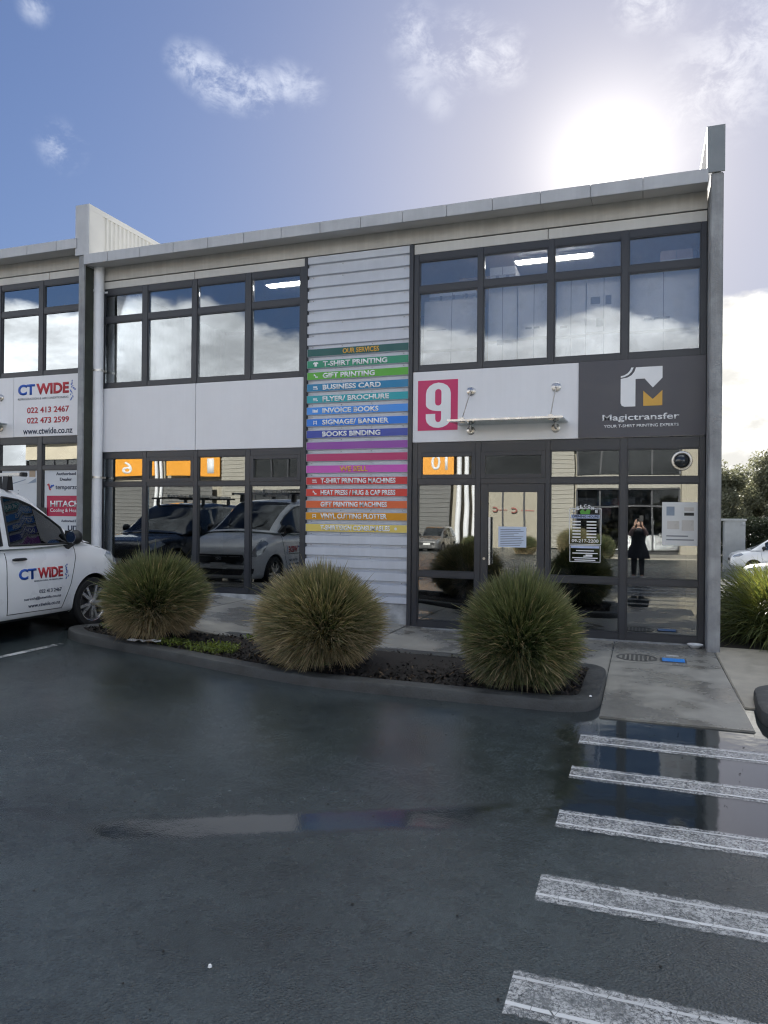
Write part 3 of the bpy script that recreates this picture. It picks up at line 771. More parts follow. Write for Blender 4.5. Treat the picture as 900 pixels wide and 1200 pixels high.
carton(-.98, .21, F0, .40, .5, 1.70, 'pale carton left half of the third upper right pane', prints=[(-.15, .98, .1, .03)])
carton(-.53, .19, F0, .47, .5, 1.74, 'pale carton with paper labels in the third upper right pane', prints=[(-.18, 1.28, .13, .10), (.02, 1.26, .08, .13), (-.1, .96, .1, .12)])
carton(.25, .20, F0, .88, .5, 1.68, 'wide pale carton in the last upper right pane', prints=[(-.25, 1.0, .1, .03), (-.12, 1.0, .2, .03), (.25, .5, .09, .08)])
carton(-2.30, .75, F0+.0, .9, .5, 2.02, 'brown carton stacked at the back of the first upper right pane', M_CARTONB)
carton(-1.98, .30, F0+1.702, .38, .4, .28, 'small pale carton on top in the second upper right pane', prints=[(-.1, .05, .05, .1), (.05, .05, .05, .1)])
carton(-2.78, .45, F0+1.58, .74, .4, .14, 'flat pale carton on top in the first upper right pane', prints=[(-.2, .03, .04, .07), (0, .03, .04, .07), (.2, .03, .04, .07)])
carton(.42, .40, F0+1.70, .42, .4, .30, 'grey pink carton on top in the last upper right pane', mat('pinkish_carton', (.48, .40, .40), .7, 0, .1, 3))

# ------------------------------------------------------------------ neighbour at the left, 0.3 m higher
NB = thing('shop_unit', 'neighbouring shop unit at the left edge with mirror bright windows', 'building', (-12, 0, 0))
def NP(name, m, *q, **kw): return MB().box(*q).build(name, m, NB, world=True, **kw)
unit_shell(NB, -19, -9.21, .3, gf=.4)
fascia(NB, -19, -9.205, .3, ph=.19)
NP('upper_wall', M_BEIGE, -19, -9.20, -.03, .10, 6.052, 6.29)
NP('wall_joint', M_BLACK, -19, -9.20, .01, .09, 6.035, 6.052)
for a, c in ((-12.4, -10.205), (-10.195, -9.20), (-19, -12.41)): NP('cladding_strip', M_STRIPW, a, c, -.022, .08, 5.91, 6.035, bevel=.003)
XB = [(-12.42, -12.32), (-11.44, -11.34), (-10.44, -10.33), (-9.40, -9.20)]
window(NB, 'upper_window', XB, [(4.17, 4.25), (5.305, 5.40), (5.81, 5.91)], M_GLASSN)
window(NB, 'shop_window', XB, [(.60, .68), (2.45, 2.52), (2.93, 3.05)], M_GLASSN)
NP('spandrel_panel', M_WHITEPANEL, -12.42, -11.01, -.03, .08, 3.055, 4.165, bevel=.004)
NP('spandrel_panel', M_WHITEPANEL, -11.0, -9.20, -.03, .08, 3.055, 4.165, bevel=.004)
NP('side_wall', M_STRIPW, -19, -12.43, .0, .12, .2, 6.03)
NP('plinth', M_PLINTH, -12.42, -9.2, -.028, .1, -.2, .595)

# ------------------------------------------------------------------ canopies
def canopy(x0, x1, z, y, label, discs):
    t = thing('entrance_canopy', label, 'canopy', ((x0+x1)/2, -.03, z)); cx = (x0+x1)/2
    MB().prism([(x0-cx, 0), (x1-cx, 0), (x1-cx-.02, -y), (x0-cx-.02, -y)], 'z', 0, .018).build('glass_shelf', M_SHELF, t)
    MB().box(x0-cx-.03, x1-cx-.01, -y-.016, -y-.001, -.004, .022).build('front_rail', M_STEEL, t)
    for dx in discs:
        X = dx-cx
        MB().lathe([(0, 0), (.066, 0), (.066, -.012), (.05, -.02), (.0, -.02)], 'y', (X, 0, .50), 24).build('fixing_disc', M_STEEL, t, smooth=True)
        MB().tube([(X, -.022, .50), (X, -.05, .49), (X-.02, -y+.10, .05)], .008, 8).lathe([(0, -.02), (.022, -.02), (.022, -.055), (0, -.06)], 'y', (X, 0, .50), 12).build('tie_rod', M_STEEL, t, smooth=True)
        MB().box(X-.05, X+.01, -y+.06, -y+.14, -.02, -.001).box(X-.05, X+.01, -y+.06, -y+.14, .019, .055).build('rod_clamp', M_STEEL, t, bevel=.006)
        MB().lathe([(0, 0), (.062, 0), (.062, -.012), (.045, -.02), (0, -.02)], 'y', (X, 0, -.075), 24).tube([(X, -.02, -.075), (X, -.06, -.07), (X, -.075, -.003)], .02, 10).build('shelf_bracket', M_STEEL, t, smooth=True)
canopy(-2.54, -.985, 3.0, .56, 'glass entrance canopy on steel rods over the shop door', (-2.36, -1.15))
canopy(-12.9, -11.17, 3.30, .56, 'glass canopy of the neighbouring unit at the left edge', (-12.5, -11.31))

# ------------------------------------------------------------------ signs
def rgb(h):
    def f(v): v /= 255; return v/12.92 if v <= .04045 else ((v+.055)/1.055)**2.4
    return tuple(f(int(h[i:i+2], 16)) for i in (0, 2, 4))
def ink(name, h, k=1.0, rough=.45): c = rgb(h); return mat(name, tuple(min(x*k, .9) for x in c), rough, 0, .05, 3)
STR = [('OUR SERVICES', '1f5f5c', 'dark green strip lettered OUR SERVICES, topmost on the ribbed panel', None, (.36, .72)),
       ('T-SHIRT PRINTING', '2f9673', 'green strip lettered T-SHIRT PRINTING with a white shirt icon', 'shirt', (.16, .80)),
       ('GIFT PRINTING', '5fb53c', 'bright green strip lettered GIFT PRINTING', 'tag', (.16, .68)),
       ('BUSINESS CARD', '2186b6', 'blue strip lettered BUSINESS CARD', 'card', (.16, .74)),
       ('FLYER/ BROCHURE', '28a9b4', 'teal strip lettered FLYER/ BROCHURE', 'card', (.16, .82)),
       ('INVOICE BOOKS', '4a9af0', 'light blue strip lettered INVOICE BOOKS', 'book', (.16, .72)),
       ('SIGNAGE/ BANNER', '1f7fe6', 'vivid blue strip lettered SIGNAGE/ BANNER', 'stand', (.16, .82)),
       ('BOOKS BINDING', '3b4fb0', 'indigo strip lettered BOOKS BINDING', None, (.16, .74)),
       (None, '9a4fae', 'plain purple strip without lettering', None, None),
       (None, 'c23a70', 'plain crimson strip without lettering', None, None),
       ('WE SELL', 'd35cc0', 'pink strip with gold lettering WE SELL', None, (.34, .62)),
       ('T-SHIRT PRINTING MACHINES', 'd23438', 'red strip lettered T-SHIRT PRINTING MACHINES', 'card', (.15, .89)),
       ('HEAT PRESS / MUG & CAP PRESS', 'dc4034', 'red strip lettered HEAT PRESS / MUG & CAP PRESS', 'tag', (.15, .89)),
       ('GIFT PRINTING MACHINES', 'ea6c3a', 'orange strip lettered GIFT PRINTING MACHINES', None, (.15, .81)),
       ('VINYL CUTTING PLOTTER', 'e09a10', 'amber strip lettered VINYL CUTTING PLOTTER', 'stand', (.15, .81)),
       ('T-SHIRT/SIGN CONSUMABLES', 'ecd36e', 'pale yellow strip lettered T-SHIRT/SIGN CONSUMABLES, lowest of the strips', 'dot', (.15, .84))]
M_GOLD = ink('gold_lettering', 'd9a94a')
def icon(kind, x, z, par):
    k = MB(); y0, y1 = -.0062, -.0032
    if kind == 'shirt': k.prism([(-.02, -.035), (.02, -.035), (.02, .01), (.04, .0), (.045, .02), (.02, .035), (.008, .035), (0, .026), (-.008, .035), (-.02, .035), (-.045, .02), (-.04, .0), (-.02, .01)], 'y', y0, y1)
    elif kind == 'card':
        for a in ((-.04, .03, -.005, .006), (-.04, .03, .012, .02), (-.04, .01, -.026, -.018), (.016, .04, -.03, -.012)): k.box(a[0], a[1], y0, y1, a[2], a[3])
    elif kind == 'tag':
        for a in ((-.03, -.012, .0, .03), (-.005, .005, -.03, .012), (.012, .035, -.03, -.008)): k.box(a[0], a[1], y0, y1, a[2], a[3])
    elif kind == 'book':
        for a in ((-.045, -.036, -.025, .025), (-.03, -.006, -.025, .02), (0, .03, -.025, .012), (.036, .045, -.025, .025)): k.box(a[0], a[1], y0, y1, a[2], a[3])
    elif kind == 'stand':
        for a in ((-.03, -.022, -.032, .03), (.022, .03, -.032, .03), (-.0215, .0215, .016, .026), (-.0215, .0215, -.012, -.002)): k.box(a[0], a[1], y0, y1, a[2], a[3])
    else: k.lathe([(0, y0), (.022, y0), (.022, y1), (0, y1)], 'y', (0, 0, 0), 12)
    k.v = [(v[0]+x, v[1], v[2]+z) for v in k.v]
    k.build('icon', M_WHITE, par)
for i, (s, h, l, ic, bx) in enumerate(STR):
    z = PB + (20-i)*PZ + .055
    sag = .004*math.sin(i*2.3)
    t = thing('service_strip', l, 'sign', (-4.16, -.0375, z), 0, 'coloured service strips on the ribbed panel')
    MB().box(-.835, .835, -.003, 0, .002, .114).build('strip_panel', ink('strip_' + l.split(' strip')[0].replace(' ', '_'), h, .92, .4), t)
    if s:
        a, b = (-.835+1.67*q for q in bx)
        o = lettering(s, -4.16+a, -4.16+b, z+.018, z+.099, -.0375-.0032, M_GOLD if i in (0, 10) else M_WHITE, t, bold=.036)
        if ic: icon(ic, -.69 if ic != 'dot' else .66, .058, t)

# number sign on the white panel
t = thing('number_sign', 'square pink sign with a white figure 9 beside the canopy', 'sign', (-2.865, -.031, 2.945))
MB().box(-.305, .305, -.004, 0, 0, .745).build('sign_panel', ink('pink_print', 'd2336c', .95), t)
def nine(par, y):
    def arcp(cx, cz, rx, rz, a0, a1, n=8): return [(cx+rx*math.cos(R(a0+(a1-a0)*i/n)), cz+rz*math.sin(R(a0+(a1-a0)*i/n))) for i in range(n+1)]
    out = arcp(0, .50, .19, .16, 0, 180) + arcp(0, .34, .19, .10, 180, 270, 6) + [(.03, .24)] + [(.045, .235), (.045, .16)] + arcp(0, .125, .045, .05, 0, -180, 6) + [(-.045, .20), (-.19, .20)] + arcp(0, .13, .19, .14, 180, 360)
    MB().prism(out, 'y', -.0075, -.0042).build('figure', M_WHITE, par)
    hole = arcp(0, .52, .048, .045, 0, 180, 6) + arcp(0, .365, .048, .045, 180, 360, 6)
    MB().prism(hole, 'y', -.0085, -.0055).build('figure_counter', MATS['pink_print'], par)
nine(t, 0)
for ch in t.children:
    if ch.name.startswith('figure'): ch.location = (.01, 0, .045)

# dark shop sign
t = thing('shop_sign', 'large dark sign with a white and gold M emblem over the shop front', 'sign', (-.035, -.032, 2.775))
M_DSIGN = mat('dark_sign_print', (.080, .079, .092), .42, 0, .06, 2)
MB().box(-.81, .81, -.012, 0, 0, 1.052).build('sign_panel', M_DSIGN, t, bevel=.003)
def emblem(pts, m, name='emblem', dy=0):
    MB().prism([(x+.035, z-2.775) for x, z in pts], 'y', -.0165-dy, -.0125).build(name, m, t)
arc = [(-.125+.0+.165*-math.sin(q)*1.0, 3.715-.165+.165*(1-math.cos(q))) for q in []]
neck = [(-.095, 3.712), (-.115, 3.655), (-.15, 3.61), (-.20, 3.58), (-.29, 3.565)]
emblem(neck + [(-.29, 3.235), (-.275, 3.20), (-.24, 3.185), (-.10, 3.185), (-.10, 3.555), (.015, 3.555), (.12, 3.43), (.24, 3.555), (.24, 3.712)], M_WHITE)
emblem([(-.125, 3.712), (-.155, 3.712), (-.17, 3.675), (-.205, 3.635), (-.245, 3.612), (-.29, 3.602), (-.29, 3.580), (-.24, 3.59), (-.19, 3.615), (-.15, 3.655)], M_WHITE)
emblem([(0, 3.39), (.12, 3.275), (.24, 3.39), (.24, 3.187), (0, 3.187)], M_GOLD)
lettering('Magictransfer', -.525, .455, 2.975, 3.085, -.0445, M_WHITE, t, bold=.015)
lettering('YOUR T-SHIRT PRINTING EXPERTS', -.505, .445, 2.905, 2.945, -.0445, M_WHITE, t, bold=.012)

# board of the neighbour
M_BLUE = ink('blue_print', '1b55b5'); M_RED = ink('red_print', 'b9333c'); M_NAVY = ink('navy_print', '1f2c46'); M_GREY = ink('grey_print', '70757c')
def snow(x, z, s, y, m, par, n=16, seed=1):
    """the spray of small crystals at the end of the lettering"""
    rnd = random.Random(seed); k = MB(); o = par.location
    for i in range(n):
        cx = x+rnd.uniform(0, .10)*s*(1-abs(i/n-.5)); cz = z+(i/n-.5)*.36*s; r = rnd.uniform(.010, .020)*s
        for q in range(3):
            a = q*math.pi/3+rnd.random(); dx, dz_ = math.cos(a)*r, math.sin(a)*r; nx, nz = -dz_*.22, dx*.22
            k.prism([(cx-dx-nx-o.x, cz-dz_-nz-o.z), (cx+dx-nx-o.x, cz+dz_-nz-o.z), (cx+dx+nx-o.x, cz+dz_+nz-o.z), (cx-dx+nx-o.x, cz-dz_+nz-o.z)], 'y', y-.0025-q*.0004-o.y, y-o.y)
    k.build('crystal_spray', m, par)['kind'] = 'stuff'
t = thing('shop_sign', 'white board of the neighbour with blue and red lettering and telephone numbers', 'sign', (-10.1, -.031, 3.06))
MB().box(-.89, .89, -.010, 0, 0, 1.09).build('sign_panel', M_WHITEPANEL, t)
y = -.0415
lettering('CT', -10.89, -10.49, 3.82, 4.02, y, M_BLUE, t, bold=.04)
lettering('WIDE', -10.46, -9.71, 3.82, 4.02, y, M_RED, t, bold=.045)
lettering('REFRIGERATION & AIRCONDITIONING', -10.89, -9.72, 3.73, 3.77, y, M_GREY, t, bold=.005)
lettering('022 413 2467', -10.67, -9.70, 3.485, 3.595, y, M_RED, t, bold=.02)
lettering('022 473 2599', -10.67, -9.70, 3.295, 3.405, y, M_RED, t, bold=.02)
lettering('www.ctwide.co.nz', -10.76, -9.62, 3.10, 3.215, y, M_NAVY, t, bold=.015)
snow(-9.67, 3.88, 1.0, y, M_BLUE, t)

# posters in the neighbour's window
M_POSTER = mat('poster_paper', (.66, .69, .72), .6, 0, .08, 1.5)
t = thing('poster', 'white dealer poster with a red block in the neighbouring window', 'poster', (-9.84, .012, .70))
MB().box(-.44, .46, -.012, -.008, 0, 1.745).build('poster_sheet', M_POSTER, t)
y = -.001
lettering('Authorised', -10.02, -9.57, 2.345, 2.40, y, M_NAVY, t, bold=.02)
lettering('Dealer', -9.93, -9.66, 2.245, 2.30, y, M_NAVY, t, bold=.02)
lettering('temperzone', -10.03, -9.40, 2.065, 2.16, y, M_NAVY, t, bold=.01)
for k, m in ((0, M_RED), (1, M_BLUE)):
    MB().tube([(-.37+.07*k, -.016, 1.40+(.07 if k == 0 else .02)), (-.345+.07*k, -.016, 1.49-.03*k), (-.32+.07*k, -.016, 1.40+.05*k), (-.30+.07*k, -.016, 1.38+.09*k)], .014, 6).build('emblem', m, t, smooth=True)
MB().box(-.385, .46, -.0155, -.0125, .905, 1.275).build('red_block', ink('crimson_print', 'c01a4c', .9), t)
lettering('HITACHI', -10.14, -9.43, 1.775, 1.885, y-.004, M_WHITE, t, bold=.03)
lettering('Cooling & Heating', -10.14, -9.40, 1.66, 1.745, y-.004, M_WHITE, t, bold=.0)
lettering('Authorised Dealer', -9.89, -9.40, 1.50, 1.545, y, M_NAVY, t, bold=.015)
lettering('UIT', -9.74, -9.50, 1.34, 1.44, y, M_NAVY, t, bold=.03)
t = thing('poster', 'white poster with line drawings in the left window of the neighbour', 'poster', (-10.88, .012, .70))
MB().box(-.42, .42, -.012, -.008, 0, 1.745).build('poster_sheet', M_POSTER, t)
M_DRAW = mat('poster_drawing', (.28, .34, .42), .6, 0, .15, 4)
MB().prism([(-.2, 1.50), (.15, 1.58), (.15, 1.565), (-.2, 1.48)], 'y', -.0155, -.0125).prism([(-.05, 1.47), (.40, 1.52), (.40, 1.60), (.2, 1.50)], 'y', -.0155, -.0125).build('drawing', M_DRAW, t)
MB().prism([(-.35, 1.0), (.30, 1.0), (-.02, .86), (-.35, .93)], 'y', -.0155, -.0125).prism([(.05, .98), (.25, .98), (.10, .80), (.0, .84)], 'y', -.018, -.0156).build('drawing', M_DRAW, t)
MB().box(.24, .38, -.0155, -.0125, 1.62, 1.735).build('photograph', M_CARTONB, t)
for k in range(5): MB().box(-.03, -.015, -.0155, -.0125, 1.12+.06*k, 1.14+.06*k).box(.16, .20, -.0155, -.0125, .55+.07*k, .58+.07*k).build('text_line', M_GREY, t)
t = thing('poster', 'dark notice fixed low between the two dealer posters', 'poster', (-10.33, -.03, 1.50))
MB().box(-.16, .12, -.006, 0, .05, .26).build('notice_sheet', M_BLACK, t)

# notices on the shop front
t = thing('notice_sheet', 'white sheet of printed text on the shop door', 'notice', (-1.75, -.007, 1.24))
MB().box(-.20, .20, -.003, 0, 0, .295).build('sheet', mat('paper', (.62, .70, .84), .6, 0, .03, 3), t)
ln = MB(); rnd = random.Random(5)
for k in range(10): ln.box(-.17, rnd.uniform(.02, .17), -.0045, -.0031, .025+.025*k, .031+.025*k)
ln.build('text_line', M_NAVY, t)['kind'] = 'stuff'
t = thing('poster', 'pale safety poster inside the last shop window', 'poster', (.475, .013, 1.315))
MB().box(-.225, .225, -.003, 0, 0, .58).build('sheet', mat('poster_grey', (.70, .71, .70), .6, 0, .05, 3), t)
for q, m in (((-.17, -.07, .40, .52), M_DRAW), ((.05, .17, .40, .44), M_BLACK), ((-.16, -.01, .22, .33), M_TAPE), ((.02, .17, .20, .34), M_TAPE), ((-.17, .17, .07, .085), M_GREY), ((-.17, .10, .12, .135), M_GREY), ((.05, .17, .46, .51), M_TAPE)):
    MB().box(q[0], q[1], -.0045, -.0032, q[2], q[3]).build('printed_block', m, t)
t = thing('opening_hours_sign', 'opening hours lettered in white on the third shop pane', 'sign', (-.745, .0125, 1.06))
k = MB()
for q in ((-.215, .215, .735, .743), (-.215, -.207, .250, .734), (.207, .215, .250, .734), (-.215, .215, .242, .2495), (-.206, .206, .225, .232), (-.206, .206, .0, .007), (-.206, -.199, .0072, .2248), (.199, .206, .0072, .2248)): k.box(q[0], q[1], -.002, 0, q[2], q[3])
k.build('border', M_WHITE, t)
MB().box(-.19, .19, -.0018, 0, .605, .655).build('header_bar', mat('pale_blue_print', (.50, .58, .80), .5), t)
MB().box(-.19, .19, -.0018, 0, .192, .222).build('header_bar', MATS['pale_blue_print'], t)
for i, ch in enumerate('WELCOME'):
    a = (i-3)/3.; x = -.745+a*.15
    lettering(ch, x-.018, x+.018, 1.06+.755-.075*a*a, 1.06+.80-.075*a*a, .0105, M_WHITE, t, bold=.04)
MB().prism([(-.06, .665), (.06, .665), (.07, .72), (.03, .735), (0, .70), (-.04, .735), (-.075, .70)], 'y', -.002, 0).build('leaf_emblem', ink('green_print', '4f9a3a'), t)
lettering('OPENING HOURS', -.925, -.565, 1.675, 1.71, .0100, M_NAVY, t, bold=.03)
rw = MB()
for k_ in range(6):
    z = .335+.043*k_; rw.box(-.17, -.06, -.002, 0, z, z+.018); rw.box(.02, .15, -.002, 0, z, z+.018)
rw.build('text_row', M_WHITE, t)['kind'] = 'stuff'
lettering('09-217-2200', -.925, -.565, 1.33, 1.375, .0105, M_WHITE, t, bold=.02)
rw = MB()
for z, w in ((.15, .12), (.115, .17), (.075, .02), (.05, .17), (.02, .14)): rw.box(-w, w, -.002, 0, z, z+.013)
rw.build('text_row', M_WHITE, t)['kind'] = 'stuff'
t = thing('sticker', 'small bright sticker on the lower hours panel', 'sticker', (-.69, .0095, 1.135))
MB().box(-.045, .045, -.002, 0, 0, .03).build('sticker_sheet', M_WHITE, t)

# ------------------------------------------------------------------ small things on the path
t = thing('manhole_cover', 'round dark manhole cover in the paving before the shop window', 'manhole cover', (-.05, -1.15, 0))
MI = mat('cast_iron', (.11, .11, .105), .7, .1, .3, 12, .3, 80)
MB().lathe([(0, -.04), (.235, -.04), (.235, .004), (.21, .006), (.205, -.002), (0, -.002)], 'z', k=36).build('cover_rim', MI, t, smooth=True)
for k in range(7):
    x = -.15+.05*k; l = math.sqrt(.185**2-x*x)
    MB().box(x-.014, x+.014, -l, l, -.0018, .006).build('cover_rib', MI, t, bevel=.003)
t = thing('utility_cover', 'bright blue rectangular utility cover in the paving', 'utility cover', (.36, -1.18, 0))
MB().box(-.145, .145, -.12, .12, -.03, .004).build('cover_frame', MI, t)
MB().box(-.125, .125, -.10, .10, .0045, .010).build('cover_lid', mat('blue_plastic', (.02, .26, .80), .4, 0, .08, 5), t, bevel=.002)
t = thing('utility_plate', 'small grey plate in the paving behind the blue cover', 'utility cover', (.36, -.88, 0))
MB().box(-.07, .07, -.035, .035, -.02, .006).build('plate_lid', M_PLINTH, t, bevel=.002)
t = thing('plastic_bowl', 'white shallow bowl on the paving beside the concrete pillar', 'bowl', (.66, -.15, 0))
MB().lathe([(0, 0), (.05, 0), (.095, .035), (.10, .045), (.09, .04), (.05, .008), (0, .006)], k=24).build('bowl_body', M_WHITE, t, smooth=True)
t = thing('paper_scrap', 'crumpled white paper lying on the kerb under the left tussock', 'litter', (-5.35, -3.50, gz(-5.35)+.108), .2)
rnd = random.Random(9)
MB().grid([[(x, y, .012+rnd.uniform(0, .03)) for x in lines(-.2, .2, .05)] for y in lines(-.045, .045, .03)]).build('paper_sheet', M_WHITE, t)
# grit and leaves on the wet asphalt
rnd = random.Random(21); mb = MB()
for i in range(420):
    x, y = rnd.uniform(-6.5, 1.0), -4.0-abs(rnd.gauss(0, .55))-.02
    if i > 300: x, y = rnd.uniform(-4, 1), rnd.uniform(-8.6, -4.2)
    r = rnd.uniform(.004, .012); z = gz(x); a = rnd.uniform(0, 3)
    c, s = math.cos(a)*r, math.sin(a)*r
    mb.poly([(x+c, y+s, z+.003), (x-s*.6, y+c*.6, z+.006), (x-c, y-s, z+.003), (x+s*.6, y-c*.6, z+.007)])
struct(mb.build('grit', MU, fix=False), 'stuff')
for x, y, s, l in ((-1.52, -8.05, .009, 'white scrap of litter far out on the wet asphalt'), (-.42, -3.72, .014, 'small pale pebble on the kerb corner by the crossing')):
    t = thing('litter_scrap', l, 'litter', (x, y, gz(x)+(.11 if y > -3.9 else 0)), 1)
    MB().lathe([(0, 0), (s, .003), (s*.6, .012), (0, .014)], k=6).build('scrap', M_WHITE, t)
# ------------------------------------------------------------------ vehicles
M_CARWHITE = mat('white_car_paint', (.86, .87, .88), .28, 0, .03, 1.5, coat=.8, rvar=.04)
M_CARDARK = mat('dark_car_paint', (.022, .025, .030), .25, 0, .05, 2, coat=.9, rvar=.04)
M_CARGREY = mat('grey_car_paint', (.16, .16, .16), .28, .3, .05, 2, coat=.9, rvar=.04)
M_ALLOY = mat('alloy_wheel', (.55, .55, .55), .3, .85, .1, 10)
M_LENS = mat('headlight_lens', (.42, .45, .48), .08, .35, .3, 14, coat=1)
M_SEAT = mat('seat_fabric', (.05, .05, .055), .85, 0, .2, 12)
M_AMBER = mat('amber_lens', (.6, .22, .03), .2, 0, .1, 5)
M_PLATE = mat('number_plate_white', (.75, .75, .73), .45, 0, .05, 8)
SHUT = mat('panel_gap', (.03, .03, .03), .7)

class Body:
    """car body lofted through stations along x; side u = station parameter, v = row parameter"""
    def __init__(s, low, top): s.low = low; s.top = top
    def interp(s, tab, x):
        tab = sorted(tab)
        if x <= tab[0][0]: return tab[0][1:]
        for a, b in zip(tab, tab[1:]):
            if x <= b[0]:
                q = (x-a[0])/(b[0]-a[0]); return tuple(p*(1-q)+r*q for p, r in zip(a[1:], b[1:]))
        return tab[-1][1:]
    def low_sec(s, x):
        w, zb, zt = s.interp(s.low, x); h = zt-zb
        return [(0, zb), (.55*w, zb), (.90*w, zb+.005), (.965*w, zb+.05*h+.01), (.985*w, zb+.14*h), (.998*w, zb+.32*h), (w, zb+.50*h), (.995*w, zb+.66*h),
                (.982*w, zb+.80*h), (.955*w, zb+.90*h), (.915*w, zb+.965*h), (.80*w, zt), (.5*w, zt+.012), (0, zt+.02)]
    def low_pt(s, x, v, side=1):
        sec = s.low_sec(x); i = min(int(v), len(sec)-2); q = v-i
        a, b = sec[i], sec[i+1]; return Vector((x, side*(a[0]*(1-q)+b[0]*q), a[1]*(1-q)+b[1]*q))
    def low_v_at(s, x, z):
        sec = s.low_sec(x)
        for i in range(2, len(sec)-1):
            if sec[i][1] <= z <= sec[i+1][1]: return i+(z-sec[i][1])/max(sec[i+1][1]-sec[i][1], 1e-6)
        return len(sec)-1.001
    def side_pt(s, x, z, side=1, off=0.):
        v = s.low_v_at(x, z); p = s.low_pt(x, v, side)
        a = s.low_pt(x+.02, v, side)-s.low_pt(x-.02, v, side); b = s.low_pt(x, min(v+.05, 12.9), side)-s.low_pt(x, max(v-.05, 2), side)
        n = a.cross(b); n = n.normalized() if n.length > 0 else Vector((0, side, 0))
        if n.y*side < 0: n = -n
        return p+n*off
    def top_sec(s, x):
        wb, wr, zb, zt = s.interp(s.top, x); h = zt-zb
        rail = max(zt-.075, zb+.02*h) if h > .16 else zb+h*.55
        q = (rail-zb)/h if h > 1e-4 else 1
        wl = wb*(1-q)+wr*q
        return [(wb, zb), (wb*.985+wl*.015, zb+.06*(rail-zb)), (wb*.06+wl*.94, zb+.93*(rail-zb)), (wl, rail), (wr*.93, zt-.02*min(1, h*4)), (wr*.80, zt), (wr*.4, zt+.018), (0, zt+.024)]

